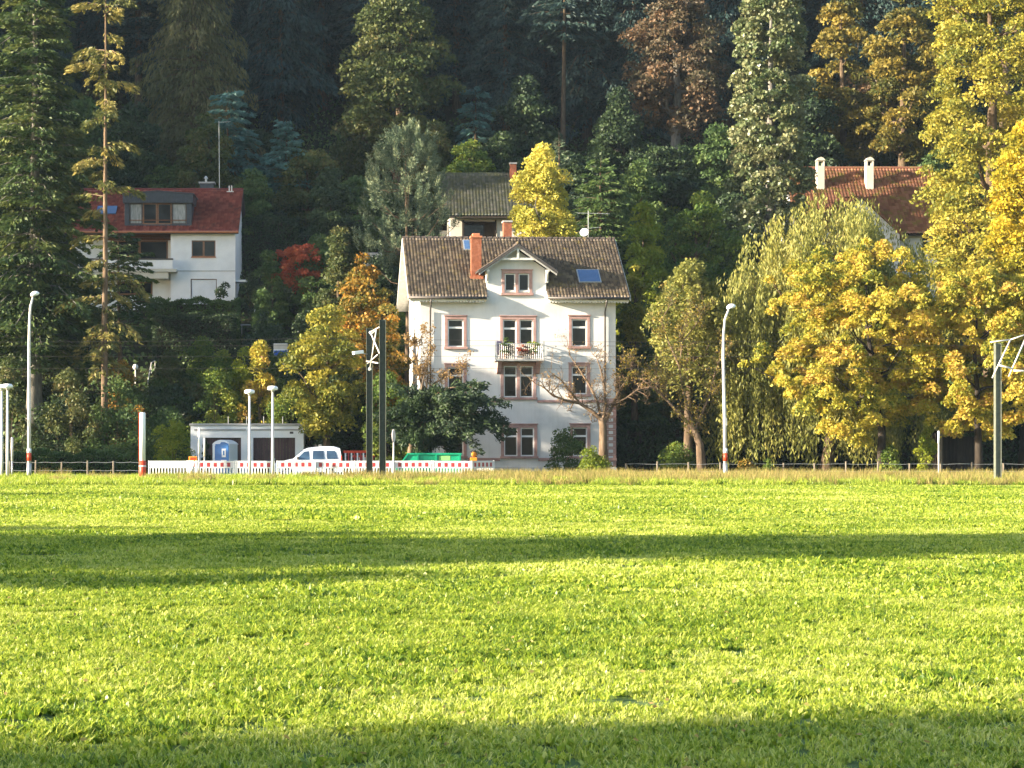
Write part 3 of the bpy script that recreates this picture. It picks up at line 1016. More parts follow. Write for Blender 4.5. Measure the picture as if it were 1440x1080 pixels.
def villa_world(x, y, z):
    a = math.radians(3.3)
    o = vroot.location
    return Vector((o.x + x * math.cos(a) - y * math.sin(a), o.y + x * math.sin(a) + y * math.cos(a), z))


# things on the balcony
def pot_plant(x, y, z, r, h, leafm, label, seed):
    p = villa_world(x, y, z)
    root = empty('potted_plant', p, 0, label, 'plant')
    MB().lathe([(r * .7, 0), (r, r * 1.5), (r * 1.06, r * 1.5), (r * 1.06, r * 1.7)], 12).build('pot', M['terracotta'], root, smooth=True)
    crown(root, LEAF[leafm], r * 1.5, h, r * 2.4, 'round', 10, r * 1.3, 420, .12, seed=seed, name='leaves')


pot_plant(bx0 + .75, -.7, bz_, .2, 1.3, 'green', 'leafy potted plant at the open balcony door', 1)
pot_plant(bx0 + 1.75, -.75, bz_, .18, 1.0, 'red', 'reddish potted flower between the balcony doors', 2)
pot_plant(bx0 + 2.45, -.7, bz_, .2, 1.25, 'lime', 'pale bushy potted plant at the closed balcony door', 3)
ch = empty('folded_chair', villa_world(bx0 + .32, -.55, bz_), .3, 'mauve folded chair standing at the end of the balcony', 'chair')
MB().box(-.2, .2, -.04, .02, .25, 1.15).build('backrest', plain('mauve_fabric', (.34, .27, .36), .8), ch, bevel=.03)
MB().box(-.2, .2, -.1, .3, .38, .44).build('seat', plain('mauve_seat_fabric', (.30, .24, .32), .8), ch, bevel=.02)
for x in (-.18, .18):
    for y in (-.08, .28): MB().box(x - .02, x + .02, y - .02, y + .02, 0, .38).build('leg', M['steel'], ch)


# ------------------------------------------------------------------ white house with red roof on the slope
def red_roof_house():
    Y0 = 163.0
    s = F / Y0
    ox = PX(331, Y0)                        # front right corner
    bz = PZ(420, Y0)
    root = empty('hillside_house', (ox, Y0, bz), 0, 'white hillside house with red tiled roof and slate grey metal dormer', 'house')
    lx = lambda px: (px - 331) / s
    lz = lambda py: CAMH + (HOR - py) / s - bz
    xl = lx(96)
    xm = lx(240)
    D = 9.5
    ze = lz(328)
    rec = 2.2
    holes_r = [(lx(269.5), lx(303), lz(361), lz(338)), (lx(269), lx(304), lz(419), lz(393))]
    mb = MB()
    wall_holes(mb, xm, 0, -2.5, ze, 0, holes_r, .10)
    lower = (lx(164), lx(213), lz(414), lz(394.5))
    up = (lx(150), lx(232), lz(366), lz(334))
    wall_holes(mb, xl, xm, -2.5, lz(372), rec * .35, [lower], .12)
    wall_holes(mb, xl, xm, lz(372), ze, rec, [up], .12)
    mb.add([(xm, 0, -2.5), (xm, rec, -2.5), (xm, rec, ze), (xm, 0, ze)], [(0, 1, 2, 3)])
    zr = lz(267) + .62
    yr = 5.0
    for x in (xl, 0):
        mb.add([(x, 0 if x == 0 else rec, -2.5), (x, D, -2.5), (x, D, ze), (x, yr, zr - .2), (x, 0 if x == 0 else rec, ze)], [(0, 1, 2, 3, 4)])
    mb.add([(xl, D, -2.5), (0, D, -2.5), (0, D, ze), (xl, D, ze)], [(0, 1, 2, 3)])
    mb.build('wall', M['plaster_cool'], root)
    window(root, *holes_r[0], 0, 2, 0, 0, 'wood_frame')
    MB().box(holes_r[0][0] - .05, holes_r[0][1] + .05, -.08, .02, holes_r[0][2] - .08, holes_r[0][2]).build('window_sill', M['terracotta'], root)
    g = holes_r[1]
    gd = MB().box(g[0] + .02, g[1] - .02, .05, .09, g[2], g[3] - .02).build('garage_door', M['plaster_cool'], root)
    MB().box(g[0] - .04, g[0], -.02, .06, g[2], g[3] + .04).box(g[1], g[1] + .04, -.02, .06, g[2], g[3] + .04).box(g[0], g[1], -.02, .06, g[3], g[3] + .04).build('door_trim', M['brownwood'], gd)
    MB().box(xm, 0, -.03, .0, lz(381.5), lz(380.5)).build('wall_ledge', M['concrete'], root)
    window(root, *lower, rec * .35, 2, 0, 0, 'wood_frame', fw=.14)
    window(root, *up, rec, 2, 0, 0, 'wood_frame', fw=.12)
    # brown boarding under the eave of the recess
    for i in range(4):
        MB().box(xl, xm - .02, rec - .06, rec - .01, lz(334) + i * .12, lz(334) + i * .12 + .11).build('board', M['brownwood'], root)
    # balcony
    bal = empty('balcony', (0, 0, 0), parent=root)
    MB().box(xl - .4, xm + .55, -1.0, rec, lz(384), lz(379.5)).build('balcony_slab', M['cream'], bal, bevel=.02)
    MB().box(xl - .4, xm + .25, -1.0, -.86, lz(379.5), lz(367)).build('balcony_parapet', M['plaster_cool'], bal)
    MB().box(xl - .45, xm + .3, -1.05, -.80, lz(367) + .004, lz(365)).build('handrail', M['gutter'], bal)
    MB().box(xl - .4, xm - .1, -.9, rec * .35 - .01, lz(393), lz(384) - .004).build('balcony_beam', M['cream'], bal)
    # roof
    roof = empty('roof', (0, 0, 0), parent=root)
    ye = -.45
    zee = lz(327) + .02
    x0, x1 = xl - .4, lx(336)
    mb = MB(); slab(mb, x0, x1, ye + .02, zee - .03, yr, zr - .03, .14)
    mb.prism([(2 * yr - ye, zee), (yr, zr), (yr, zr - .14), (2 * yr - ye, zee - .14)], x0, x1, 'x')
    mb.build('roof_deck', M['gutter'], roof)
    tile_roof('tile_field', roof, M['tile_red'], x0, x1, ye, zee, yr, zr, .26, .34, .045)
    MB().tube([(x0, yr, zr + .04), (x1, yr, zr + .04)], .12, 8).build('ridge_tiles', M['tile_red'], roof)
    MB().tube([(x0, ye - .07, zee - .03), (x1, ye - .07, zee - .03)], .09, 8).build('gutter', M['terracotta'], roof)
    # slate-grey dormer
    sl = (zr - zee) / (yr - ye)
    d = empty('dormer', (0, 0, 0), parent=root)
    a, b = lx(174.5), lx(269)
    zb0, zt = lz(317), lz(272)
    yf = .25
    for px0, px1, z0_, z1_, nm in ((174.5, 181, zb0, lz(285), 'cheek'), (262, 269, zb0, lz(285), 'cheek')):
        MB().box(lx(px0), lx(px1), yf, 4.2, z0_, z1_).build(nm, M['darkmetal'], d, bevel=.02)
    MB().box(a, b, yf - .05, yf + .3, zb0 - .02, lz(315)).build('dormer_sill', M['darkmetal'], d, bevel=.02)
    c = (a + b) / 2
    mb = MB().prism([(a - .12, lz(285)), (b + .12, lz(285)), (b + .12, lz(273)), (c, lz(269)), (a - .12, lz(273))], yf - .18, 4.4, 'y')
    hd = mb.build('dormer_head', M['darkmetal'], d)
    for i in range(15):   # standing seams
        x = a + .1 + (b - a - .2) * i / 14
        MB().box(x - .018, x + .018, yf - .215, yf - .178, lz(284.5), lz(274)).build('seam', M['darkmetal'], hd)
    mb = MB().prism([(a - .2, lz(273)), (c, lz(269)), (b + .2, lz(273)), (b + .2, lz(271.6)), (c, lz(267.6)), (a - .2, lz(271.6))], yf - .26, 4.4, 'y')
    mb.build('dormer_roof', M['darkmetal'], d)
    xs = [lx(181), lx(200), lx(220.5), lx(241), lx(262)]
    for i, (p_, fr) in enumerate((('curtain', 'gutter'), ('glass', 'wood_frame'), ('glass', 'wood_frame'), ('curtain', 'gutter'))):
        window(d, xs[i] + .02, xs[i + 1] - .02, lz(314.8), lz(285.2), yf, 1, 0, 0, fr, pane=p_, fw=.09)
    MB().box(xs[0], xs[4], yf + .02, yf + .06, lz(309.5), lz(308.5)).build('guard_rail', M['brownwood'], d)
    # roof windows glimpsed beyond the trees: two blue
    for px in (138, 152):
        y = 2.2
        z = zee + sl * (y - ye)
        rw = MB()
        n_ = Vector((0, -sl, 1)).normalized() * .14
        p = [Vector((lx(px) - .4, y - .5, z - .5 * sl)), Vector((lx(px) + .4, y - .5, z - .5 * sl)), Vector((lx(px) + .4, y + .5, z + .5 * sl)), Vector((lx(px) - .4, y + .5, z + .5 * sl))]
        rw.add(p + [q + n_ for q in p], [(4, 5, 6, 7), (0, 1, 5, 4), (1, 2, 6, 5), (2, 3, 7, 6), (3, 0, 4, 7)])
        rw.build('roof_window', M['skylight'], roof)
    # chimney with cowl, vent pipes
    chx = lx(277.5) + .3
    chn = empty('chimney', (0, 0, 0), parent=root)
    MB().box(chx - .55, chx + .55, yr + .1, yr + 1.0, zr - 1.0, zr + .55).build('chimney_stack', M['darkmetal'], chn)
    MB().box(chx - .66, chx + .66, yr, yr + 1.1, zr + .55, zr + .68).build('chimney_cap', M['concrete'], chn)
    MB().lathe([(.10, .68), (.10, .95), (.17, .98), (.17, 1.05), (.06, 1.2)], 12, (chx - .1, yr + .5, zr)).build('cowl', M['steel'], chn)
    for px in (316, 319.5):
        MB().tube([(lx(px), yr - .3, zr - .25), (lx(px), yr - .3, zr + .32)], .05, 8).build('vent_pipe', M['aluminium'], root)
    MB().box(lx(312.5), lx(322.5), yr - .5, yr - .35, zr - .22, zr - .15).build('roof_step', M['aluminium'], root)
    # tall aerial mast
    xa = lx(295.5) + .3
    mb = MB().tube([(xa, yr + .4, zr - .3), (xa - .05, yr + .4, lz(176) + 1.2)], [.035, .02], 6)
    zt_ = lz(178) + 1.2
    mb.bar((xa - .05, yr + .4, zt_), (xa + .9, yr + .4, zt_ + .05), .025, .025)
    for i in range(4): mb.bar((xa + .1 + i * .22, yr + .2, zt_), (xa + .1 + i * .22, yr + .6, zt_), .012, .012)
    mb.build('aerial', M['steel'], root)
    # porch canopy on the right gable
    MB().box(.0, lx(346), .2, 1.6, lz(396), lz(393)).build('canopy', M['plaster_cool'], root)
    return root


red_roof_house()


# ------------------------------------------------------------------ house with mossy roof behind the villa
def mossy_house():
    Y0 = 160.0
    s = F / Y0
    gx = PX(622, Y0)
    bz = G(gx + 4, Y0) - 1
    root = empty('mossy_house', (gx, Y0, bz), 0, 'cream house with mossy grey tiled roof standing up the slope behind the villa', 'house')
    lx = lambda px: (px - 622) / s
    lz = lambda py: CAMH + (HOR - py) / s - bz
    ze, yr = lz(307), 4.6
    zr = lz(248) + .75
    W = lx(745)
    mb = MB()
    hole = (lx(650), lx(699), lz(345), lz(309))
    wall_holes(mb, lx(633), W, 0, ze + .3, .3, [hole], 1.1)
    for x in (lx(633), W): mb.add([(x, .3, 0), (x, 9, 0), (x, 9, ze), (x, yr, zr - .2), (x, .3, ze)], [(0, 1, 2, 3, 4)])
    mb.add([(0, 9, 0), (W, 9, 0), (W, 9, ze), (0, 9, ze)], [(0, 1, 2, 3)])
    mb.build('wall', M['cream'], root)
    lo_ = empty('loggia', (0, 0, 0), parent=root)
    MB().box(hole[0], hole[1], 1.35, 1.4, hole[2], hole[3]).build('back_wall', M['shedwood'], lo_)
    for x in (hole[0] + .04, hole[1] - .16): MB().box(x, x + .12, .22, .34, hole[2], hole[3]).build('post', M['shedwood'], lo_)
    MB().box(hole[0] + .2, hole[1] - 1.0, 1.28, 1.345, hole[2] + .3, hole[3] - .3).build('pane', M['glass'], lo_)
    roof = empty('roof', (0, 0, 0), parent=root)
    ye = -.6
    x0, x1 = lx(617), W + .5
    mb = MB(); slab(mb, x0, x1, ye, ze + .1, yr, zr, .14)
    mb.prism([(2 * yr - ye, ze), (yr, zr), (yr, zr - .14), (2 * yr - ye, ze - .14)], x0, x1, 'x')
    mb.build('roof_deck', M['shedwood'], roof)
    tile_roof('tile_field', roof, M['tile_moss'], x0, x1, ye, ze + .12, yr, zr + .02, .25, .36, .05)
    MB().tube([(x0, yr, zr + .05), (x1, yr, zr + .05)], .11, 8).build('ridge_tiles', M['tile_moss'], roof)
    chimney(root, lx(726), yr - .5, .5, .6, zr - 1.2, lz(232) + .6)


mossy_house()


# ------------------------------------------------------------------ right house with rusty roof
def rusty_house():
    Y0 = 160.0
    s = F / Y0
    gx = PX(1130, Y0)
    bz = G(gx + 6, Y0) - 1.5
    root = empty('rusty_roof_house', (gx, Y0, bz), 0, 'house with rusty red tiled hipped roof and two pale chimneys behind the willow', 'house')
    lx = lambda px: (px - 1130) / s
    lz = lambda py: CAMH + (HOR - py) / s - bz
    W = lx(1325)
    ze = lz(330)
    yr, ye = 5.0, -.6
    zr = lz(243) + 1.0
    hole = (lx(1296), lx(1310), lz(352), lz(333))
    mb = MB()
    wall_holes(mb, 0, W, 0, ze + .2, 0, [hole, (lx(1180), lx(1200), lz(400), lz(370))], .12)
    for x in (0, W): mb.add([(x, 0, 0), (x, 10, 0), (x, 10, ze), (x, yr, zr - .2), (x, 0, ze)], [(0, 1, 2, 3, 4)])
    mb.add([(0, 10, 0), (W, 10, 0), (W, 10, ze), (0, 10, ze)], [(0, 1, 2, 3)])
    mb.build('wall', M['plaster'], root)
    window(root, *hole, 0, 1, .3, 0)
    window(root, lx(1180), lx(1200), lz(400), lz(370), 0, 1, .3, 0)
    roof = empty('roof', (0, 0, 0), parent=root)
    x0, x1 = -.6, W + .6
    mb = MB(); slab(mb, x0, x1, ye, ze, yr, zr, .15)
    mb.prism([(2 * yr - ye, ze), (yr, zr), (yr, zr - .14), (2 * yr - ye, ze - .14)], x0, x1, 'x')
    mb.build('roof_deck', M['shedwood'], roof)
    tile_roof('tile_field', roof, M['tile_rust'], x0, x1, ye, ze + .02, yr, zr + .02, .25, .36, .05)
    MB().tube([(x0, yr, zr + .05), (x1, yr, zr + .05)], .13, 8).build('ridge_tiles', M['tile_rust'], roof)
    # cross gable casting the shadow wedge
    g = empty('cross_gable', (0, 0, 0), parent=root)
    cx, hw = lx(1205), 3.4
    za = lz(278)
    for sg in (-1, 1):
        MB().prism([(cx, za), (cx + sg * hw, za - 3.2), (cx + sg * hw, za - 3.36), (cx, za - .16)], -1.6, 4.2, 'y').build('gable_roof', M['tile_rust'], g)
    MB().prism([(cx - hw + .4, 0), (cx + hw - .4, 0), (cx + hw - .4, za - 3.0), (cx, za - .2), (cx - hw + .4, za - 3.0)], -1.3, 0.5, 'y').build('gable_wall', M['plaster'], g)
    for px in (1165.5, 1234.5):
        chn = empty('chimney', (0, 0, 0), parent=root)
        x = lx(px) * 1.02
        y = 3.4
        z0 = ze + (zr - ze) * (y - ye) / (yr - ye) - .4
        z1 = lz(238) + .7
        MB().box(x - .3, x + .3, y - .3, y + .3, z0, z1).build('chimney_stack', M['cream'], chn, bevel=.02)
        for dx in (-.24, .24):
            for dy in (-.24, .24): MB().box(x + dx - .06, x + dx + .06, y + dy - .06, y + dy + .06, z1, z1 + .42).build('cowl_pier', M['cream'], chn)
        MB().prism([(x - .36, z1 + .42), (x + .36, z1 + .42), (x + .2, z1 + .62), (x, z1 + .7), (x - .2, z1 + .62)], y - .36, y + .36, 'y').build('chimney_cap', M['cream'], chn)


rusty_house()


# ------------------------------------------------------------------ garage, sheds
def garage():
    Y0 = 137.0
    s = F / Y0
    root = empty('garage', (PX(268, Y0), Y0, 0), 0, 'white flat-roofed double garage with two brown wooden doors', 'garage')
    lx = lambda px: (px - 268) / s
    lz = lambda py: CAMH + (HOR - py) / s
    W, H = lx(427), lz(598.5)
    d = [(lx(288), lx(339), 0, lz(615.5)), (lx(356), lx(415), 0, lz(615.5))]
    mb = MB()
    wall_holes(mb, 0, W, 0, H, 0, d, .22)
    for x in (0, W): mb.add([(x, 0, 0), (x, 6, 0), (x, 6, H), (x, 0, H)], [(0, 1, 2, 3)])
    mb.build('wall', M['plaster_cool'], root)
    MB().box(-.08, W + .08, -.10, 6.1, H, H + .14).build('roof', M['concrete'], root, bevel=.02)
    for a, b in ((lx(273), lx(346)), (lx(353), lx(421))):
        MB().box(a, b, -.045, -.001, lz(605.5), lz(603)).build('trim_strip', M['concrete'], root)
    for a, b, c, e in d:
        dr = empty('door', (0, 0, 0), parent=root)
        n = 14
        for i in range(n):
            x = a + (b - a) * i / n
            MB().box(x + .006, x + (b - a) / n - .006, .16, .2, c, e - .02).build('plank', M['garagewood'], dr)
        MB().box((a + b) / 2 - .06, (a + b) / 2 + .06, .13, .16, 1.0, 1.1).build('handle', M['steel'], dr)
    MB().box(lx(407.5), lx(412.5), -.02, -.002, lz(610), lz(607)).build('number_plate', M['gutter'], root)
    # thin railing on the roof
    for px in (320, 346, 370, 397): MB().tube([(lx(px), .6, H + .14), (lx(px), .6, H + .62)], .022, 6).build('rail_post', M['steel'], root)


garage()
sh = empty('wooden_shed', (PX(430, 140), 140, 0), 0, 'small red-brown wooden shed beside the white garage', 'shed')
MB().box(0, 1.0, .05, 2, 0, 2.6).build('wall', M['brownwood'], sh)
for i in range(8): MB().box(0, 1.0, 0, .045, .1 + i * .3, .38 + i * .3).build('board', M['brownwood'], sh)
MB().box(-.1, 1.2, -.15, 2.2, 2.6, 2.7).build('roof', M['shedwood'], sh)

sh = empty('dark_shed', (PX(1322, 127), 127, 0), 0, 'dark weathered open shed under the yellow chestnut branches', 'shed')
for i in range(12): MB().box(i * .22, i * .22 + .205, 1.6, 1.65, 0, 2.5).build('board', M['shedwood'], sh)
MB().prism([(-.3, 2.75), (2.9, 2.75), (2.9, 2.85), (-.3, 2.85)], -.4, 2.0, 'y').build('roof', M['shedwood'], sh)
MB().box(-.05, .05, 0, 1.6, 0, 2.74).build('side_wall', M['shedwood'], sh)
for x in (.05, 2.35): MB().box(x - .07, x + .07, -.07, .07, 0, 2.75).build('post', M['post_wood'], sh)
sh.location.z = 0


# ------------------------------------------------------------------ street furniture
def curved_lamp(px_base, px_top, pytop, Y, label, lean):
    X = PX(px_base, Y)
    root = empty('street_lamp', (X, Y, 0), 0, label, 'street lamp')
    H = PZ(pytop, Y)
    dx = PX(px_top, Y) - X
    pts = [(0, 0, 0), (lean * .3, 0, H * .35), (lean, 0, H * .72), (lean + .02, 0, H * .84), (lean + (dx - lean) * .25, 0, H * .93), (dx * .85 + lean * .15, 0, H - .02)]
    MB().tube(pts, [.11, .10, .085, .075, .065, .055], 10).build('pole', M['aluminium'], root, smooth=True)
    MB().tube([(0, 0, 0), (0, 0, .9)], .14, 10).build('pole_foot', M['steel'], root, smooth=True)
    MB().tube([(0, 0, 1.05), (0, 0, 1.5)], .128, 10).build('red_band', M['red_paint'], root, smooth=True)
    MB().tube([(0, 0, 1.5), (0, 0, 1.75)], .128, 10).build('white_band', M['lampwhite'], root, smooth=True)
    hd = MB().lathe([(.02, -.05), (.16, -.06), (.22, .0), (.20, .10), (.12, .18), (.02, .21)], 14).build('lamp_head', M['lampwhite'], root, smooth=True)
    hd.location = (dx + .05, 0, H - .02); hd.scale = (1.25, 1, 1); hd.rotation_euler = (0, math.radians(-15), 0)
    MB().box(-.07, .07, -.18, -.1, 3.0, 3.45).build('control_box', M['steel'], root, bevel=.01)


curved_lamp(41, 48, 414, 118, 'tall grey street lamp with curved top in front of the big fir trunk', .0)
curved_lamp(1020, 1027, 432, 115, 'tall pale street lamp with curved top standing beside the weeping willow', -.12)


def mushroom_lamp(px, pytop, Y, label, group=None):
    root = empty('path_lamp', (PX(px, Y), Y, 0), 0, label, 'lamp', group)
    H = PZ(pytop, Y)
    MB().tube([(0, 0, 0), (0, 0, 1.2), (0, 0, H - .3)], [.085, .085, .06], 10).build('pole', M['aluminium'], root, smooth=True)
    MB().tube([(0, 0, H - .34), (0, 0, H - .22)], [.075, .13], 12).build('collar', M['steel'], root, smooth=True)
    MB().lathe([(.10, -.24), (.26, -.22), (.30, -.15), (.29, -.06), (.22, .0), (.05, .02)], 18, (0, 0, H)).build('lamp_head', M['lampwhite'], root, smooth=True)


mushroom_lamp(351, 548, 117, 'white disc-headed lamp post in front of the garage wall between its doors')
mushroom_lamp(383.5, 543, 115, 'white disc-headed lamp post in front of the right garage door')
mushroom_lamp(2.5, 541, 116, 'white disc-headed lamp post beside the big fir', 'pair of disc lamps by the fir')
mushroom_lamp(10.5, 540, 113, 'white disc-headed lamp post beside the big fir', 'pair of disc lamps by the fir')

# globe lamp in the terraced garden
Yg = ground_Y(190.5, 516, 1.25)
gx = PX(190.5, Yg)
root = empty('globe_lamp', (gx, Yg, G(gx, Yg)), 0, 'white globe garden lamp on a short post on the terraced slope', 'lamp')
hh = PZ(516, Yg) - G(gx, Yg)
MB().tube([(0, 0, 0), (0, 0, hh - .15)], .05, 8).build('pole', M['aluminium'], root)
MB().lathe([(.05, -.22), (.16, -.15), (.21, 0), (.16, .15), (.03, .21)], 16, (0, 0, hh)).build('globe', M['lampwhite'], root, smooth=True)


def h_mast(px, pytop, Y, label, wpx, mat, rz=0.0):
    root = empty('catenary_mast', (PX(px, Y), Y, 0), rz, label, 'mast')
    H = PZ(pytop, Y)
    w_ = wpx / F * Y
    MB().box(-w_ / 2, -w_ / 2 + .028, -.17, .17, 0, H).build('flange', M['mast'], root)
    MB().box(w_ / 2 - .028, w_ / 2, -.17, .17, 0, H).build('flange', M['mast'], root)
    MB().box(-w_ / 2 + .028, w_ / 2 - .028, -.03, .03, 0, H - .003).build('web', M[mat], root)
    MB().box(-w_ / 2 - .08, w_ / 2 + .08, -.28, .28, -.1, .16).build('foot', M['concrete'], root)
    return root, H, w_


def rod(root, name, a, b, r=.035, mat='aluminium'):
    return MB().tube([a, b], r, 7).build(name, M[mat], root, smooth=True)


ma, Ha, wa = h_mast(538, 449.5, 107, 'dark green steel overhead line mast, the taller-looking of the close pair', 9.5, 'mast_dark')
mb_, Hb, wb = h_mast(519.5, 461.5, 115, 'dark green steel overhead line mast carrying a camera, behind its close twin', 9.0, 'mast_dark')
# cantilever tubes reach from each mast over the track between them
zA = lambda py: PZ(py, 107)
xA = lambda px: PX(px, 107) - ma.location.x
can = empty('cantilever', (0, 0, 0), parent=ma)
rod(can, 'top_tube', (-.1, .1, zA(459)), (xA(520.5), 2.4, zA(463)), .035)
rod(can, 'stay_tube', (-.05, .12, zA(503)), (xA(520.5), 2.4, zA(464)), .04)
rod(can, 'registration_arm', (xA(531), 1.0, zA(497.5)), (xA(516), 3.0, zA(508)), .03)
MB().lathe([(.03, 0), (.08, .03), (.08, .1), (.03, .14)], 10, (xA(520.5), 2.4, zA(463) - .1)).build('insulator', M['lampwhite'], can)
zB = lambda py: PZ(py, 115)
xB = lambda px: PX(px, 115) - mb_.location.x
can = empty('cantilever', (0, 0, 0), parent=mb_)
rod(can, 'drop_tube', (xB(529.5), -2.2, zB(467.5)), (xB(520.5), -1.6, zB(521)), .035)
rod(can, 'lower_tube', (xB(515.5), -.1, zB(508)), (xB(532), -2.2, zB(513)), .045)
rod(can, 'top_tube', (.05, -.1, zB(471)), (xB(529.5), -2.2, zB(467.5)), .03)
MB().lathe([(.02, 0), (.09, .05), (.09, .14), (.02, .2)], 10, (xB(520.5), -1.6, zB(523))).build('insulator', M['lampwhite'], can)
cm = MB().box(-.14, .14, -.55, .05, -.09, .09).build('camera_housing', M['lampwhite'], mb_, bevel=.02)
cm.location = (xB(509), -.1, zB(495)); cm.rotation_euler = (math.radians(8), 0, math.radians(-62))
rod(mb_, 'camera_arm', (-.1, 0, zB(498)), (xB(509), -.1, zB(497)), .03, 'steel')

root, Hc, wc = h_mast(1403, 482.5, 103, 'weathered green overhead line mast with zigzag bracket before the yellow chestnut', 8.5, 'mast')
zC = lambda py: PZ(py, 103)
xC = lambda px: PX(px, 103) - root.location.x
can = empty('cantilever', (0, 0, 0), parent=root)
rod(can, 'top_tube', (xC(1390.5), -.25, zC(481.5)), (xC(1419), -.25, zC(478)), .035)
rod(can, 'outer_tube', (xC(1419), -.25, zC(478)), (xC(1446), -.2, zC(469)), .035)
rod(can, 'stay_tube', (xC(1418), -.3, zC(479)), (xC(1393), -.3, zC(532)), .04)
rod(can, 'stay_tube', (xC(1441), -.3, zC(473)), (xC(1416), -.3, zC(530)), .04)
rod(can, 'lower_tube', (xC(1402), -.35, zC(514)), (xC(1421), -.35, zC(519)), .045)
rod(can, 'lower_tube', (xC(1422), -.35, zC(521.5)), (xC(1446), -.35, zC(522.5)), .05)
for i, py in enumerate((474.5, 485.5, 500, 517)):
    z = PZ(py, 110)
    pts = []
    for k in range(25):
        x = -80 + k * 8.5
        ph = ((x + 2) % 34) / 34
        pts.append((x, 110 + .25 * i, z - (1.0 if i == 0 else .12) * 4 * ph * (1 - ph) * .25))
    tag(MB().tube(pts, .007, 5).build('overhead_wire', M['gutter']), 'thin dark overhead tram wire stretched across the villa front', 'wire', 'overhead tram wires')

# tall red-footed white post
Yp = 109
root = empty('marker_post', (PX(200.5, Yp), Yp, 0), 0, 'thick white post with a bright red foot and red edge', 'post')
Hp = PZ(580, Yp)
MB().tube([(0, 0, 1.1), (0, 0, Hp - .05), (0, 0, Hp)], [.155, .155, .13], 16).build('white_shaft', M['lampwhite'], root, smooth=True)
MB().tube([(0, 0, 0), (0, 0, 1.1)], .185, 16).build('red_foot', M['red_paint'], root, smooth=True)
MB().box(-.205, -.157, -.04, .04, 1.1, Hp).build('red_edge', M['red_paint'], root)
MB().tube([(0, 0, .78), (0, 0, .85)], .19, 16).build('white_ring', M['lampwhite'], root, smooth=True)


def simple_post(name, label, cat, px, pytop, Y, r, mat, topmat=None, topfrac=.0, pybot=None):
    root = empty(name, (PX(px, Y), Y, 0), 0, label, cat)
    H = PZ(pytop, Y)
    MB().tube([(0, 0, 0), (0, 0, H * (1 - topfrac))], r, 8).build('pole', M[mat], root, smooth=True)
    if topmat: MB().tube([(0, 0, H * (1 - topfrac)), (0, 0, H)], r * 1.35, 8).build('plate', M[topmat], root, smooth=True)
    return root


simple_post('sign_post', 'short grey sign post with narrow plate beside the disc lamps', 'post', 17, 615, 117, .05, 'steel', 'aluminium', .55)
simple_post('sign_post', 'slim white post with narrow plate in front of the portable toilet', 'post', 280, 602, 119, .045, 'steel', 'lampwhite', .5)
simple_post('sign_post', 'cream post with narrow plate beside the portable toilet', 'post', 287.5, 616, 120, .045, 'steel', 'cream', .45)
simple_post('thin_pole', 'thin pale pole standing at the open dark shed', 'pole', 1320, 606, 112, .04, 'aluminium', 'lampwhite', .25)
simple_post('marker_stake', 'thin white stake in front of the white van', 'stake', 415, 650, 117, .02, 'lampwhite')
simple_post('marker_stake', 'thin grey stake in front of the green skip', 'stake', 607, 652, 116, .022, 'steel')
# road sign seen from its edge
root = empty('road_sign', (PX(553.5, 118), 118, 0), 0, 'round road sign seen edge-on on a pale pole', 'road sign')
MB().tube([(0, 0, 0), (0, 0, PZ(622, 118))], .045, 8).build('pole', M['aluminium'], root, smooth=True)
d = MB().lathe([(.02, -.02), (.38, -.02), (.38, .02), (.02, .02)], 24).build('sign_disc', M['pink_sheet'], root)
d.location = (0, -.07, PZ(613, 118)); d.rotation_euler = (math.radians(90), 0, math.radians(76))


# ------------------------------------------------------------------ barriers
def make_barrier(Lb, red=True):
    root = empty('barrier', (0, 0, 0))
    mb = MB()
    mb.box(0, Lb, -.025, .025, .96, 1.03)
    mb.box(0, Lb, -.025, .025, .60, .655)
    mb.box(0, Lb, -.025, .025, .10, .16)
    mb.box(0, .06, -.03, .03, 0, 1.05); mb.box(Lb - .06, Lb, -.03, .03, 0, 1.05)
    mb.build('frame', M['white_plastic'], root, bevel=.012)
    n = 13
    for i in range(n):
        x = .1 + (Lb - .2) * i / (n - 1)
        MB().box(x - .04, x + .04, -.012, .012, .16, .60).build('picket', M['white_plastic'], root)
    MB().box(.06, Lb - .06, -.015, .015, .655, .96).build('band', M['pink_sheet' if red else 'white_plastic'], root)
    if red:
        k = 5
        for i in range(k):
            x = .16 + (Lb - .32) * (i + .5) / k
            MB().box(x - .095, x + .095, -.021, -.016, .68, .92).build('red_block', M['red_plastic'], root)
            MB().box(x - .095, x + .095, .016, .021, .68, .92).build('red_block', M['red_plastic'], root)
    for x in (.25, Lb - .25): MB().box(x - .12, x + .12, -.35, .35, 0.0, .09).build('foot', M['black'], root, bevel=.02)
    return root


Yf = 121.0
xs = [PX(p, Yf) for p in (275, 331, 389, 442, 498, 553.5, 609, 663)]
b0 = make_barrier(2.3)
for i, x in enumerate(xs):
    o = b0 if i == 0 else copy_tree(b0)
    o.location = (x, Yf + [0, .05, -.05, .1, 0, .08, -.04, .06][i], 0)
    o.rotation_euler = (0, [0, .004, -.006, .005, 0, -.004, .006, 0][i], [0.02, -.01, .015, 0, -.02, .01, 0, 0][i])
    if i == 7:
        o.rotation_euler = (0, 0, .9)
        tag(o, 'red and white site barrier turned away at the villa end of the row', 'barrier'); o.pop('group', None)
    else: tag(o, 'red and white plastic site barrier in the long row along the meadow edge', 'barrier', 'site barriers along the meadow edge')
b1 = copy_tree(b0)
b1.location = (PX(264.5, Yf) + .05, Yf + .75, 0); b1.rotation_euler = (0, 0, math.radians(-62)); b1.scale = (.7, 1, 1)
b1.location = (PX(262, Yf + 1), Yf + 1.4, 0)
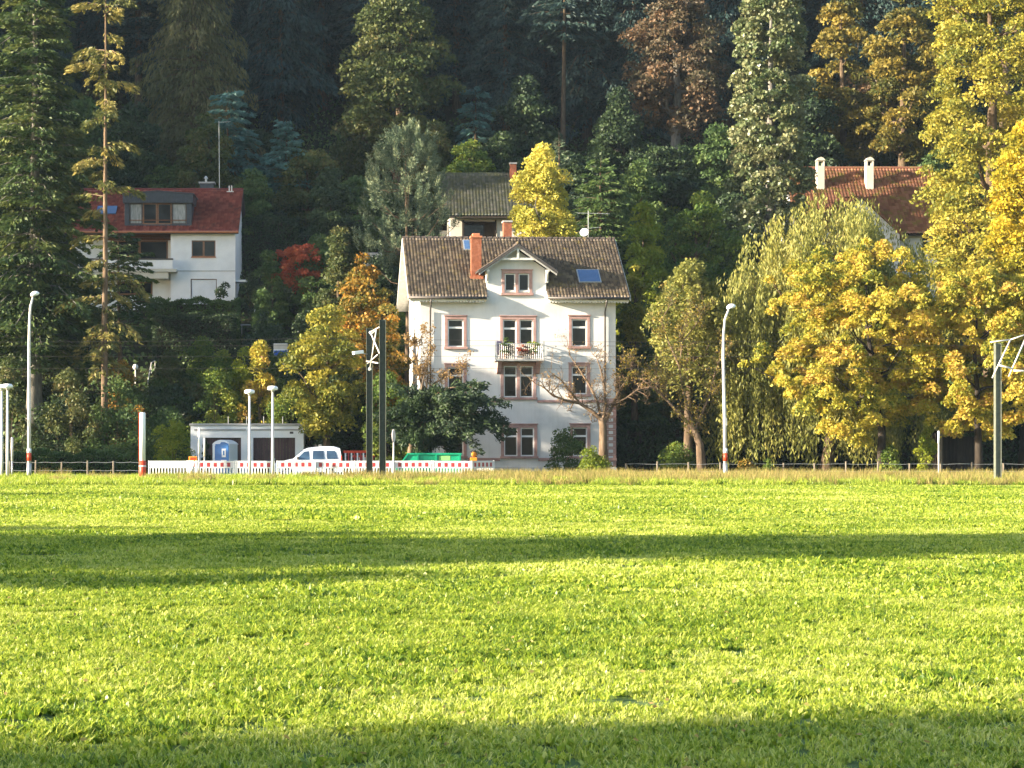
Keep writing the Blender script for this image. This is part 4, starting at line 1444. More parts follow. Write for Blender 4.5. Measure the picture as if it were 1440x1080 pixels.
tag(b1, 'red and white site barrier set at an angle with an orange lamp on top', 'barrier'); b1.pop('group', None)
bw = make_barrier(2.35, red=False)
bw.location = (PX(208, Yf), Yf + .2, 0)
tag(bw, 'plain white plastic site barrier next to the thick white post', 'barrier')


def warning_lamp(px, py, Y, label, s=1.0):
    p = P(px, py, Y)
    root = empty('warning_lamp', (p.x, p.y, 1.03), 0, label, 'warning lamp')
    MB().box(-.16 * s, .16 * s, -.07, .07, 0, .16 * s).build('lamp_base', M['orange'], root, bevel=.02)
    l_ = MB().lathe([(.02, -.05), (.12 * s, -.045), (.13 * s, 0), (.12 * s, .045), (.02, .05)], 16).build('lens', M['orange'], root, smooth=True)
    l_.location = (.02, 0, .30 * s); l_.rotation_euler = (math.radians(90), 0, .4)


warning_lamp(666, 648, Yf, 'orange warning lamp standing on the barrier row near the villa', 1.25)
o = empty('warning_lamp', (PX(271, Yf), Yf + .25, 1.03), 0, 'flat orange warning lamp box on the angled barrier', 'warning lamp')
MB().box(-.25, .25, -.07, .07, 0, .26).build('lamp_base', M['orange'], o, bevel=.03)
MB().box(-.16, .16, -.082, -.07, .05, .2).build('lens', M['red_paint'], o)

# red-and-white barriers behind the van
r0 = empty('red_barrier', (0, 0, 0))
mb = MB()
mb.box(0, 2, -.025, .025, .95, 1.05); mb.box(0, 2, -.025, .025, .1, .18); mb.build('frame', M['red_paint'], r0, bevel=.01)
for i in range(8): MB().box(.1 + i * .24, .22 + i * .24, -.015, .015, .18, .95).build('picket', M['red_plastic' if i % 2 else 'white_plastic'], r0)
for x in (.3, 1.7): MB().box(x - .1, x + .1, -.3, .3, 0, .08).build('foot', M['black'], r0)
for i, (px, Y, a, zz) in enumerate(((483, 131.5, .1, .42), (496, 132.5, .5, .12))):
    o = r0 if i == 0 else copy_tree(r0)
    o.location = (PX(px, Y), Y, 0); o.rotation_euler = (0, .0, a); o.scale = (.8, 1, 1.55 if i == 0 else 1.25)
    tag(o, ['taller red and white slatted barrier right behind the white van', 'lower red and white slatted barrier left of the steel masts'][i], 'barrier')


# ------------------------------------------------------------------ the van
def van():
    Y0 = 126.0
    root = empty('van', (PX(481, Y0), Y0, 0.02), 0, 'white panel van with blue-tinted windows parked behind the barriers', 'van')
    # nose points to -x; x runs from -4.1 (front) to 0 (rear)
    prof = [(-4.05, .32), (-4.08, .62), (-3.98, .86), (-3.2, 1.02), (-2.95, 1.06), (-2.32, 1.62), (-2.05, 1.73), (-1.2, 1.82), (-.45, 1.80), (-.14, 1.70), (-.05, 1.2), (0, .75), (-.02, .32)]
    hw = lambda z: .84 if z < 1.05 else .84 - (z - 1.05) * .16
    st = [(-1, 0)]
    vs, fs = [], []
    n = len(prof)
    rows = []
    for sgn, inset in ((-1, 0), (-1, .10), (1, .10), (1, 0)):
        pass
    # cross-sections: outer edge, rounded shoulder, centre
    secs = [(-1.0, 0.0), (-.93, .045), (0, .07), (.93, .045), (1.0, 0.0)]
    for k, (f_, lift) in enumerate(secs):
        for x, z in prof:
            top = 1 if z > .9 else 0
            vs.append((x - (lift * .4 if x < -3.9 else 0) + (lift * .2 if x > -.2 else 0), f_ * hw(z), z + lift * top))
    for k in range(len(secs) - 1):
        for i in range(n):
            j = (i + 1) % n
            fs.append((k * n + i, k * n + j, (k + 1) * n + j, (k + 1) * n + i))
    fs.append(tuple(range(n))); fs.append(tuple((len(secs) - 1) * n + i for i in range(n - 1, -1, -1)))
    MB().add(vs, fs).build('body', M['vanpaint'], root, bevel=.02)

    def side_pane(name, poly, y):
        out = []
        for x, z in poly: out.append((x, y * (hw(z) + .006), z))
        inn = [(x, p[1] - y * .02, z) for (x, z), p in zip(poly, out)]
        m = len(poly)
        f2 = [tuple(range(m)) if y < 0 else tuple(range(m - 1, -1, -1))] + [(i, i + m, (i + 1) % m + m, (i + 1) % m) for i in range(m)]
        return MB().add(out + inn, f2).build(name, M['vanglass'], root)
    for y in (-1, 1):
        side_pane('window', [(-2.72, 1.08), (-1.96, 1.08), (-1.98, 1.58), (-2.28, 1.54), (-2.62, 1.22)], y)
        side_pane('window', [(-1.78, 1.08), (-1.06, 1.08), (-1.10, 1.60), (-1.74, 1.60)], y)
        side_pane('window', [(-.90, 1.10), (-.26, 1.12), (-.34, 1.50), (-.44, 1.60), (-.92, 1.60)], y)
        for x in (-1.87, -.98):   # door seams
            MB().box(x - .008, x + .008, y * .843 - .006, y * .843 + .006, .36, 1.04).build('door_seam', M['gutter'], root)
        MB().box(-1.72, -1.52, y * .85 - .015, y * .85 + .015, .93, .97).build('door_handle', M['gutter'], root)
        mr = MB().box(-2.72, -2.6, min(y * .84, y * 1.02), max(y * .84, y * 1.02), 1.06, 1.24).build('mirror', M['gutter'], root, bevel=.03)
        for x in (-3.3, -.72):
            wh = empty('wheel', (x, y * .76, .31), parent=root)
            t = MB().lathe([(.19, -.09), (.29, -.09), (.31, -.06), (.31, .06), (.29, .09), (.19, .09)], 22).build('tyre', M['black'], wh, smooth=False)
            t.rotation_euler = (math.radians(90), 0, 0)
            t = MB().lathe([(.03, -.095), (.10, -.10), (.19, -.085), (.19, .085), (.10, .10), (.03, .095)], 16).build('rim', M['steel'], wh)
            t.rotation_euler = (math.radians(90), 0, 0)
        MB().box(-4.09, -3.92, min(y * .52, y * .80), max(y * .52, y * .80), .66, .84).build('headlight', M['toiletwhite'], root, bevel=.03)
        MB().box(-.06, .012, min(y * .72, y * .84), max(y * .72, y * .84), .85, 1.3).build('tail_light', M['red_paint'], root, bevel=.02)
    # windscreen
    a, b = (-2.93, 1.11), (-2.36, 1.63)
    MB().add([(a[0] - .03, -.72, a[1]), (a[0] - .03, .72, a[1]), (b[0] - .03, .66, b[1] + .02), (b[0] - .03, -.66, b[1] + .02),
              (a[0] + .03, -.72, a[1]), (a[0] + .03, .72, a[1]), (b[0] + .03, .66, b[1] + .02), (b[0] + .03, -.66, b[1] + .02)],
             [(3, 2, 1, 0), (0, 1, 5, 4), (1, 2, 6, 5), (2, 3, 7, 6), (3, 0, 4, 7)]).build('windscreen', M['vanglass'], root)
    MB().box(-4.15, -4.0, -.8, .8, .28, .52).build('bumper', M['gutter'], root, bevel=.04)
    MB().box(-.05, .07, -.8, .8, .28, .5).build('bumper', M['gutter'], root, bevel=.04)
    MB().tube([(-1.6, 0, 1.86), (-1.6, 0, 1.98)], .05, 8).build('aerial_base', M['gutter'], root)


van()
# small pale box sign behind the van roof
o = empty('meter_box', (PX(450, 130.5), 130.5, .12), 0, 'small pale meter box on a post showing above the van roof', 'box')
MB().box(-.1, .1, -.08, .08, 1.55, 1.9).build('box_body', M['cream'], o, bevel=.01)
MB().box(-.03, .03, -.03, .03, 0, 1.55).build('post', M['gutter'], o)


# ------------------------------------------------------------------ green skip
def skip():
    Y0 = 125.0
    s = F / Y0
    root = empty('skip', (PX(556, Y0), Y0, .02), 0, 'green steel skip with ribbed side and a sloping end', 'skip')
    Lx = (648 - 556) / s
    H = PZ(638, Y0)
    n = [(0, .45), (.75, H), (Lx, H), (Lx - .05, .15), (.5, .15)]
    mb = MB()
    for y in (-.85, .81): mb.prism(n, y, y + .04, 'y')
    mb.prism([(0, .45), (.75, H), (.79, H), (.06, .45)], -.81, .81, 'y')
    mb.box(Lx - .04, Lx, -.81, .81, .15, H); mb.box(.5, Lx - .05, -.81, .81, .15, .2)
    mb.build('hull', M['skipgreen'], root)
    MB().box(.72, Lx + .03, -.92, -.82, H - .09, H + .02).build('rim', M['skipgreen'], root, bevel=.015)
    MB().box(.72, Lx + .03, .82, .92, H - .09, H + .02).build('rim', M['skipgreen'], root, bevel=.015)
    for x in (1.35, 2.45, Lx - .1): MB().box(x - .05, x + .05, -.93, -.852, .2, H - .09).build('rib', M['skipgreen'], root)
    MB().prism([(0, .45), (.1, .45), (.82, H), (.72, H)], -.93, -.852, 'y').build('rib', M['skipgreen'], root)
    MB().box(2.62, 3.3, -.862, -.851, H - .42, H - .15).build('side_panel', M['skiplight'], root)
    for x in (1.0, Lx - .35):
        MB().tube([(x, -.98, .95), (x, -.86, .95)], .07, 10).build('lifting_lug', M['skipgreen'], root)


skip()


# ------------------------------------------------------------------ portable toilet
def toilet():
    Y0 = 134.0
    root = empty('portable_toilet', (PX(316.5, Y0), Y0, 0), math.radians(-22), 'blue portable toilet with white sides and domed white roof', 'toilet')
    H = PZ(624, Y0)
    MB().box(-.62, .62, -.6, .6, .1, H - .05).build('cabin', M['toiletwhite'], root, bevel=.03)
    MB().box(-.68, .68, -.66, .66, 0, .1).build('skid_base', M['gutter'], root)
    dr = MB().box(-.42, .58, -.66, -.605, .12, H - .12).build('door', M['toiletblue'], root, bevel=.02)
    MB().prism([(-.38, H - .12), (.54, H - .12), (.54, H - .02), (.3, H + .1), (.05, H + .1), (-.05, H - .02), (-.38, H - .02)], -.655, -.61, 'y').build('door_head', M['toiletblue'], root)
    MB().box(.10, .38, -.675, -.662, 1.2, 1.75).build('sign', M['lampwhite'], dr)
    MB().box(.18, .30, -.682, -.676, 1.32, 1.62).build('pictogram', M['toiletblue'], dr)
    MB().box(.04, .44, -.675, -.662, .85, 1.02).build('sign', M['lampwhite'], dr)
    arc = [(-.66, H - .05)] + [(-.66 + 1.32 * i / 10, H - .05 + .30 * math.sin(math.pi * i / 10) ** .7) for i in range(1, 10)] + [(.66, H - .05)]
    MB().prism(arc, -.6, .64, 'y').build('roof', M['toiletwhite'], root, bevel=.02)


toilet()

# blue and white sign board glimpsed between the yellow trees
Ys = 147
o = empty('sign_board', (PX(394.5, Ys), Ys, G(PX(394.5, Ys), Ys)), 0, 'blue and white board glimpsed above the yellow tree by the steps', 'sign')
z0, z1 = PZ(535, Ys) - o.location.z, PZ(483, Ys) - o.location.z
MB().box(-.5, .5, -.02, .03, z1 - 1.5, z1).build('panel', M['plaster_cool'], o)
MB().box(-.46, .46, -.035, -.021, z1 - .95, z1 - .5).build('blue_field', M['blue_sign'], o)
MB().box(-.5, .5, -.035, -.021, z1 - .4, z1 - .02).build('cream_field', M['cream'], o)
for x in (-.45, .45): MB().box(x - .05, x + .05, .03, .12, 0, z1).build('post', M['steel'], o)

# pale block of a far garden wall behind the orange tree
Yw = 164
o = empty('garden_wall', (PX(524, Yw), Yw, G(PX(524, Yw), Yw)), 0, 'pale grey garden wall block showing above the orange tree', 'wall')
zt = PZ(355, Yw) - o.location.z
for k in range(4):
    for i in range(3):
        MB().box(-.75 + i * .5 + .006, -.75 + i * .5 + .494, 0, .4, zt - (k + 1) * .4 + .006, zt - k * .4 - .006).build('block', M['concrete'], o)
MB().box(-.75, .75, .03, .37, -1, zt - 1.6).build('footing', M['concrete'], o)

# ------------------------------------------------------------------ steps and handrails of the terraced garden
Yt = ground_Y(345, 456) - .2
sx0, sx1 = PX(334, Yt), PX(357, Yt)
st = empty('garden_steps', ((sx0 + sx1) / 2, Yt, 0), 0, 'grey stone steps climbing beside the hedge of the hillside house', 'steps')
zb, zt = PZ(456, Yt), PZ(417, Yt + 5.5)
nst = 12
for i in range(nst):
    z = zb + (zt - zb) * i / (nst - 1)
    y = 6.0 * i / (nst - 1)
    MB().box(-.6, .6, y, y + .6, z - .9, z).build('step', M['stone_step'], st)
MB().tube([(.68, 0, zb + .9), (.68, 6, zt + .9)], .035, 7).build('handrail', M['aluminium'], st)
for y in (0, 2, 4, 6): MB().tube([(.68, y, zb - .6 + (zt - zb) * y / 6), (.68, y, zb + .9 + (zt - zb) * y / 6)], .03, 6).build('rail_post', M['aluminium'], st)


def rail(name, label, pts, Ys, rr=.04, group=None):
    P3 = [P(a, b, y) for (a, b), y in zip(pts, Ys)]
    root = empty(name, P3[0], 0, label, 'handrail', group)
    q = [p - P3[0] for p in P3]
    MB().tube(q, rr, 7).build('rail', M['aluminium'], root, smooth=True)
    for p, w_ in zip(q, P3):
        g = G(w_.x, w_.y) - P3[0].z
        MB().tube([p, (p.x, p.y, min(g - .1, p.z - .8))], rr * .8, 6).build('rail_post', M['aluminium'], root)


RL = lambda q: [ground_Y(a, b, .85) for a, b in q]
rail('handrail', 'long pale bent handrail climbing the terraced garden to the stone steps', [(258, 489), (275, 477), (296, 468), (322, 465), (340, 457), (359, 457)], RL([(258, 489), (275, 477), (296, 468), (322, 465), (340, 457), (359, 457)]))
rail('handrail', 'short pale handrail beside the white globe lamp', [(208, 537), (213, 510), (218, 507)], RL([(208, 537), (213, 510), (218, 507)]))
rail('handrail', 'short white railing end below the clipped hedge', [(252, 470), (256, 486)], RL([(252, 470), (256, 486)]))


# ------------------------------------------------------------------ low wire fences
def wire_fence(label, px0, px1, Y, n, H):
    x0, x1 = PX(px0, Y), PX(px1, Y)
    root = empty('wire_fence', (x0, Y, 0), 0, label, 'fence')
    rg = random.Random(int(px0) + 3)
    for i in range(n):
        x = (x1 - x0) * i / (n - 1)
        p = MB().tube([(0, 0, 0), (rg.uniform(-.03, .03), 0, H * rg.uniform(.92, 1.08))], .05, 7).build('post', M['post_wood'], root)
        p.location.x = x
    for z in (H * .45, H * .9):
        MB().tube([((x1 - x0) * k / 40, 0, z + .02 * math.sin(k * 1.7)) for k in range(41)], .012, 4).build('wire', M['steel'], root)


wire_fence('low wire fence on wooden posts below the big fir', -60, 196, 120, 8, 1.05)
wire_fence('low wire fence on wooden posts along the dark hedge under the willow', 880, 1500, 119, 15, .95)


# ------------------------------------------------------------------ trees along the valley foot
conifer('fir_tree', 'huge fir with tiered drooping branches beside the tall street lamp', 'tree', 48, 144, -130, 6.5, 'fir', 'bark_grey', zb_py=500, seed=1, step=.62, per=7,
        droop=.42, rise=.12, n_per=330, nl=.42, nw=.175, power=.68, hang=.30, spread=.34, tr=.56)
conifer('sparse_spruce', 'slender spruce with sparse golden branches and orange-brown trunk', 'tree', 147, 141, -90, 3.4, 'sparse', 'bark_warm', zb_py=520, seed=2, step=.62, per=5,
        droop=.5, rise=.2, n_per=190, nl=.34, nw=.14, power=.2, hang=.45, spread=.24, tr=.27, gap=.62, lvar=(.2, 1.1))

# spreading fir boughs of another tree reaching in front of the hillside house
conifer('fir_tree', 'young fir whose boughs reach in front of the hillside house balcony', 'tree', 168, 150, 320, 3.8, 'fir', 'bark', zb_py=470, seed=4, step=.7, per=6,
        droop=.25, rise=.05, n_per=150, nl=.36, nw=.14, power=.5, hang=.2, spread=.3)

broadleaf('chestnut_tree', 'orange-yellow horse chestnut with low sweeping boughs beside the willow', 'tree', 1210, 124, 335, 618, 262, 'chestnut', 'bark_dark', seed=11, env='round', clumps=320, cr=.66, n=66000, leaf=.215,
          fill=.3, rag=.42, droop=.5, tr=.28, base_px=1242)
broadleaf('chestnut_tree', 'yellow horse chestnut over the dark open shed', 'tree', 1378, 122, 375, 612, 235, 'chestnut', 'bark_dark', seed=12, env='round', clumps=290, cr=.66, n=56000, leaf=.215, fill=.3, rag=.4, droop=.5, tr=.26)
broadleaf('yellow_tree', 'bright yellow tree beside the tall yellow-green tree', 'tree', 1445, 136, 175, 470, 150, 'yellow', 'bark_dark', seed=13, env='egg', clumps=170, cr=.9, n=34000, leaf=.25, fill=.4)
broadleaf('tall_tree', 'very tall yellow-green tree rising beside the rusty roofed house', 'tree', 1400, 148, -130, 470, 228, 'yelgreen', 'bark', seed=14, env='column', clumps=460, cr=1.2, n=84000, leaf=.26, fill=.45, rag=.12, limbs=24)


def willow():
    Y = 133.0
    bx, by, bz = at_ground(1162, Y)
    root = empty('weeping_willow', (bx, by, bz), 0, 'large weeping willow with long hanging yellow-green strands', 'tree')
    rg = np.random.default_rng(77)
    ns = 2700
    Ht = PZ(262, Y) - bz
    Rx = 6.6
    nc = 120
    ca_, cq_ = rg.random(nc) * 6.283, rg.random(nc) ** .55
    ck = rg.integers(0, nc, ns)
    q = np.clip(cq_[ck] + rg.normal(size=ns) * .05, .02, 1.05)
    a = ca_[ck] + rg.normal(size=ns) * .06 / np.maximum(q, .15)
    cz = rg.uniform(-4.2, .9, nc)[ck]
    # lobes make the dome uneven
    lob = 1 + .12 * np.sin(3 * a + 1) + .12 * np.sin(5 * a + 2.2) + .07 * np.sin(11 * a) + rg.normal(size=ns) * .05
    rx = Rx * q * lob
    top = Ht * (.60 + .40 * np.sqrt(np.clip(1 - (q * .97) ** 2.2, 0, 1))) - rg.random(ns) ** 2 * 4.5 - .9 * (np.sin(a * 6 + q * 9) + 1) * q - 1.0 * (np.sin(a * 3 - q * 5) + 1) * q
    top += cz * q + np.where(np.cos(a) > 0, .2, -.8) * q
    ln = np.minimum(rg.uniform(2.0, 8.5, ns) * (1 + .7 * (rg.random(ns) < .4)), top - rg.uniform(.3, 2.5, ns))
    ln = np.maximum(ln, 1.0)
    cnt = (ln * 7).astype(int)
    b = np.repeat(np.arange(ns), cnt)
    N = len(b)
    s = rg.random(N)
    ca, sa = np.cos(a[b]), np.sin(a[b])
    outb = .55 * np.sin(np.minimum(s * 2.2, 1.57)) + .25 * np.sin(s * 6 + a[b] * 9) * s * .4
    hp = top[b] + .35 * np.sin(np.minimum(s * 3.5, 3.14)) - s * ln[b]
    pos = np.stack([(rx[b] + outb) * ca, (rx[b] + outb) * sa * .92, hp], 1) + rg.normal(size=(N, 3)) * [.10, .10, .05]
    dirs = np.stack([rg.normal(size=N) * .35, rg.normal(size=N) * .35, -np.ones(N)], 1)
    var = np.clip(rg.random(nc)[ck][b] * .5 + rg.random(N) * .5, 0, 1)
    L_ = .31 * rg.uniform(.7, 1.3, N)
    leaves('crown', pos, dirs, L_, L_ * .30, var, LEAF['willow'], root)
    pts = trunk_path(Ht * .8, (.5, 0), .4, rg)
    rad = [.42 * (1.3 if i == 0 else 1) * (1 - .85 * i / 8) for i in range(9)]
    mb = MB().tube(pts, rad, 10)
    C = np.stack([rx * np.cos(a) * .9, rx * np.sin(a) * .85, top - .2], 1)
    limbs_to(mb, pts, rad, C, rg, 46, r0=.2)
    mb.build('trunk', BARKS['bark'], root, smooth=True)


willow()

# ivy-clad column
broadleaf('ivy_clad_tree', 'tall pale column of an ivy-clad tree behind the willow', 'tree', 1083, 157, -60, 335, 122, 'ivy', 'bark_grey', seed=21, env='column', clumps=360, cr=.78, n=46000, leaf=.27, fill=.55, rag=.13, limbs=10, aspect=.8, droop=.35)

# golden birch and companions above the villa roof
broadleaf('birch_tree', 'golden birch glowing above the villa roof', 'tree', 762, 146.3, 203, 372, 112, 'birch', 'bark_grey', seed=31, env='egg', clumps=120, cr=.8, n=19000, leaf=.22, fill=.4, droop=.7)
conifer('spruce_tree', 'pale-topped young spruce just behind the golden birch', 'tree', 786, 151, 184, 3.0, 'pine', 'bark', seed=32, step=.5, per=6, n_per=110, nl=.3, nw=.1, hang=.12, droop=.2, rise=.2)


def pine():
    Y = 147.0
    bx, by, bz = at_ground(572, Y)
    root = empty('pine_tree', (bx, by, bz), 0, 'rounded pine with pale upright candle tufts left of the villa roof', 'tree')
    rg = np.random.default_rng(5)
    z1, z0 = PZ(180, Y) - bz, PZ(372, Y) - bz
    m = 330
    t = rg.random(m) ** .8
    R = 3.0 * np.sqrt(np.clip(1 - t ** 2.2, 0, 1)) + .25
    a = rg.random(m) * 6.283
    r = R * rg.random(m) ** .35 * (1 + .15 * np.sin(a * 4 + t * 8))
    C = np.stack([r * np.cos(a), r * np.sin(a), z0 + t * (z1 - z0 - .5)], 1)
    n = 72
    b = np.repeat(np.arange(m), n)
    N = len(b)
    h = rg.random(N)
    L_ = rg.uniform(.6, 1.25, m)[b]
    axis = unit(np.stack([np.cos(a) * .45, np.sin(a) * .45, np.ones(m)], 1))[b]
    rd = unit(rg.normal(size=(N, 3)))
    pos = C[b] + axis * (h * L_)[:, None] + rd * (.26 * (1 - h * .55))[:, None]
    dirs = rd + axis * .8
    var = np.clip(rg.random(m)[b] * .5 + h * .15 + rg.random(N) * .35, 0, 1)
    leaves('crown', pos, dirs, .26, .055, var, LEAF['pine'], root)
    pts = trunk_path(z1 * .9, (0, 0), .2, rg)
    rad = [.24 * (1 - .85 * i / 8) for i in range(9)]
    mb = MB().tube(pts, rad, 9)
    limbs_to(mb, pts, rad, C, rg, 40, r0=.09)
    mb.build('trunk', BARKS['bark_warm'], root, smooth=True)


pine()

# garden trees left of the villa
broadleaf('orange_tree', 'tall orange and green tree close to the villa gable', 'tree', 510, 143.5, 362, 590, 116, 'orangegreen', 'bark', seed=41, env='egg', clumps=130, cr=.85, n=20000, leaf=.24, fill=.4, rag=.3)
broadleaf('orange_tree', 'loose green tree with amber sprays at the villa corner', 'tree', 546, 136.5, 432, 605, 72, 'orangegreen', 'bark', seed=42, env='egg', clumps=70, cr=.7, n=10500, leaf=.22, fill=.4, rag=.35)
broadleaf('yellow_tree', 'rounded yellow garden tree above the garage', 'tree', 457, 135.5, 436, 612, 112, 'yelgreen', 'bark', seed=43, env='round', clumps=100, cr=.85, n=17000, leaf=.24, fill=.4, rag=.25)
broadleaf('maple_tree', 'fiery red maple on the slope beside the hillside house', 'tree', 428, 160, 345, 408, 76, 'red', 'bark', seed=44, env='round', clumps=70, cr=.6, n=8000, leaf=.24, fill=.4, rag=.3)
broadleaf('slender_tree', 'slim green shrub tree between the stone steps and the red maple', 'tree', 381, 160, 352, 470, 62, 'midgreen', 'bark', seed=45, env='egg', clumps=70, cr=.6, n=8000, leaf=.22)
broadleaf('tall_shrub', 'dull green upright tree behind the orange tree', 'tree', 478, 156, 320, 480, 70, 'oak', 'bark', seed=46, env='egg', clumps=70, cr=.75, n=9000, leaf=.24)


def yew():
    Y = 127.0
    bx, by, bz = at_ground(576, Y)
    root = empty('yew_tree', (bx, by, bz), 0, 'dark spreading yew in front of the villa ground floor', 'tree')
    root.scale = (1.12, 1, 1.38)
    rg = np.random.default_rng(9)
    mb = MB()
    C, V_ = [], []
    for i in range(46):     # boughs rise from the stem and arch over, hung with sprays
        az = rg.random() * 6.283
        z = rg.uniform(1.2, 3.6)
        Lr = (4.9 if math.cos(az) > .1 else 2.4) * math.sqrt(max(.05, 1 - ((z - 2.2) / 2.3) ** 2)) * rg.uniform(.5, 1.05)
        out = Vector((math.cos(az), math.sin(az) * .75, 0))
        pt = lambda s_: Vector((.45 + .15 * z, 0, z)) + out * (Lr * s_) + Vector((0, 0, Lr * (.62 * s_ - .50 * s_ * s_)))
        mb.tube([(.1 * z, 0, z * .75), pt(.35), pt(.7), pt(1)], [.06, .04, .025, .006], 4, cap=False)
        k = int(5 + Lr * 4)
        for s_ in rg.random(k) ** .6:
            C.append(np.array(pt(s_)) + rg.normal(size=3) * [.18, .3, .14] * (.5 + s_)); V_.append(rg.random())
    C = np.array(C); V_ = np.array(V_)
    per = 48
    b = np.repeat(np.arange(len(C)), per)
    u = unit(rg.normal(size=(len(b), 3)))
    pos = C[b] + u * [.42, .42, .20] * (rg.random(len(b)) ** .5)[:, None]
    pos[:, 2] -= .18 * rg.random(len(b))
    o3 = pos - [.8, 0, 2.4]
    dirs = unit(o3) * [1, 1, .3] + rg.normal(size=(len(b), 3)) * .5 + [0, 0, -.15]
    leaves('crown', pos, dirs, .25 * rg.uniform(.7, 1.3, len(b)), .085, np.clip(V_[b] * .5 + rg.random(len(b)) * .5, 0, 1), LEAF['yew'], root)
    mb.tube([(0, 0, 0), (.05, 0, 1.2), (.3, 0, 2.6), (.8, 0, 4.6)], [.24, .19, .15, .04], 9)
    mb.build('trunk', BARKS['bark_warm'], root, smooth=True)


yew()


# ------------------------------------------------------------------ pruned, nearly bare trees
def twig_tree(name, label, px, Y, trunk_pts, trunk_r, mains, leafm, bark, seed, twigs=5, depth=3, leaf_n=5, leaf=.14, up=.35, spread=.85, lr=.72, group=None, dens=1.0):
    """trunk and main limbs follow the photo (pixel paths at distance Y); twigs branch off by rule"""
    rg = np.random.default_rng(seed)
    bx, by, bz = at_ground(px, Y)
    root = empty(name, (bx, by, bz), 0, label, 'tree', group)
    o = Vector((bx, by, bz))
    cv = lambda q: P(q[0], q[1], Y + (q[2] if len(q) > 2 else 0)) - o
    mb = MB()
    tp = [Vector((0, 0, 0))] + [cv(q) for q in trunk_pts]
    k = len(tp)
    mb.tube(tp, [trunk_r * (1.3 if i == 0 else 1 - .35 * i / (k - 1)) for i in range(k)], 10)
    LP, LD = [], []

    def grow(p, d, L_, r, lev):
        n = 4
        pts = [p]
        for i in range(n):
            d = (d + Vector(rg.normal(size=3)) * .28 + Vector((0, 0, up * .22))).normalized()
            pts.append(pts[-1] + d * L_ / n)
        mb.tube(pts, [r * (1 - .6 * i / n) for i in range(n + 1)], 3 if lev > 1 else 5, cap=False)
        if lev >= depth:
            for _ in range(rg.poisson(leaf_n)):
                q = pts[rg.integers(1, n + 1)]
                LP.append(np.array(q) + rg.normal(size=3) * .10); LD.append(np.array(d) + rg.normal(size=3) * .8)
            return
        for c in range(max(1, int(rg.poisson(twigs * dens)))):
            i = rg.integers(1, n + 1)
            nd = (d * .55 + Vector(rg.normal(size=3)) * spread + Vector((0, 0, up))).normalized()
            grow(pts[i], nd, L_ * rg.uniform(.45, .9) * lr, max(r * .5, .006), lev + 1)

    for m in mains:
        pts = [cv(q) for q in m['p']]
        r0, r1 = m['r']
        kk = len(pts)
        mb.tube(pts, [(r0 + (r1 - r0) * i / (kk - 1)) * .8 for i in range(kk)], 7, cap=False)
        for i in range(1, kk):
            d = (pts[i] - pts[i - 1]).normalized()
            for c in range(m.get('n', 4)):
                q = pts[i - 1].lerp(pts[i], rg.random())
                nd = (d * .5 + Vector(rg.normal(size=3)) * spread + Vector((0, 0, up))).normalized()
                grow(q, nd, m.get('l', 1.0) * rg.uniform(.6, 1.2), max(.016, r1 * .8), 1)
    mb.build('trunk', BARKS[bark], root, smooth=True)
    if LP:
        N = len(LP)
        leaves('crown', np.array(LP), np.array(LD), leaf * rg.uniform(.7, 1.3, N), leaf * .6, rg.random(N), LEAF[leafm], root)
    return root


twig_tree('pruned_tree', 'gnarled pruned tree with crooked bare limbs before the right villa corner', 850, 125.5, [(848, 630), (848, 600), (845, 588)], .30,
          [dict(p=[(845, 590), (832, 578), (815, 567), (795, 563, -.5), (777, 556, -.8), (765, 545, -1)], r=(.17, .05), l=1.15),
           dict(p=[(815, 567), (800, 548, -.6), (790, 535, -.9), (772, 522, -1)], r=(.09, .03), l=1.05),
           dict(p=[(846, 590), (840, 565, .4), (828, 540, .7), (812, 515, 1), (800, 498, 1.1)], r=(.13, .03), l=1.1),
           dict(p=[(848, 592), (851, 570), (850, 545), (845, 520), (838, 500)], r=(.14, .03), l=1.1),
           dict(p=[(850, 594), (862, 570, .3), (870, 550, .4), (882, 533, .6), (893, 520, .6)], r=(.13, .03), l=1.05),
           dict(p=[(862, 570, .3), (880, 560, -.5), (897, 548, -.7), (908, 545, -.8)], r=(.08, .03), l=.9)], 'rust', 'bark_warm', 5, twigs=2.7, leaf_n=.5, leaf=.11, depth=4, lr=.8)
twig_tree('leaning_bare_tree', 'leaning twiggy tree with withered leaves at the left villa corner', 586, 129.5, [(588, 590), (592, 570), (600, 552)], .17,
          [dict(p=[(600, 552), (612, 538), (628, 530), (645, 524), (660, 514)], r=(.10, .02), l=.9, n=3),
           dict(p=[(597, 556), (590, 530), (586, 505), (590, 480), (596, 466)], r=(.10, .02), l=.9, n=4),
           dict(p=[(598, 555), (602, 530), (600, 508), (606, 488)], r=(.08, .02), l=.8, n=4),
           dict(p=[(586, 505), (578, 490), (576, 475)], r=(.06, .02), l=.8, n=4)], 'rust', 'bark_warm', 6, twigs=2.6, leaf_n=2.8, leaf=.13, depth=4, lr=.8)
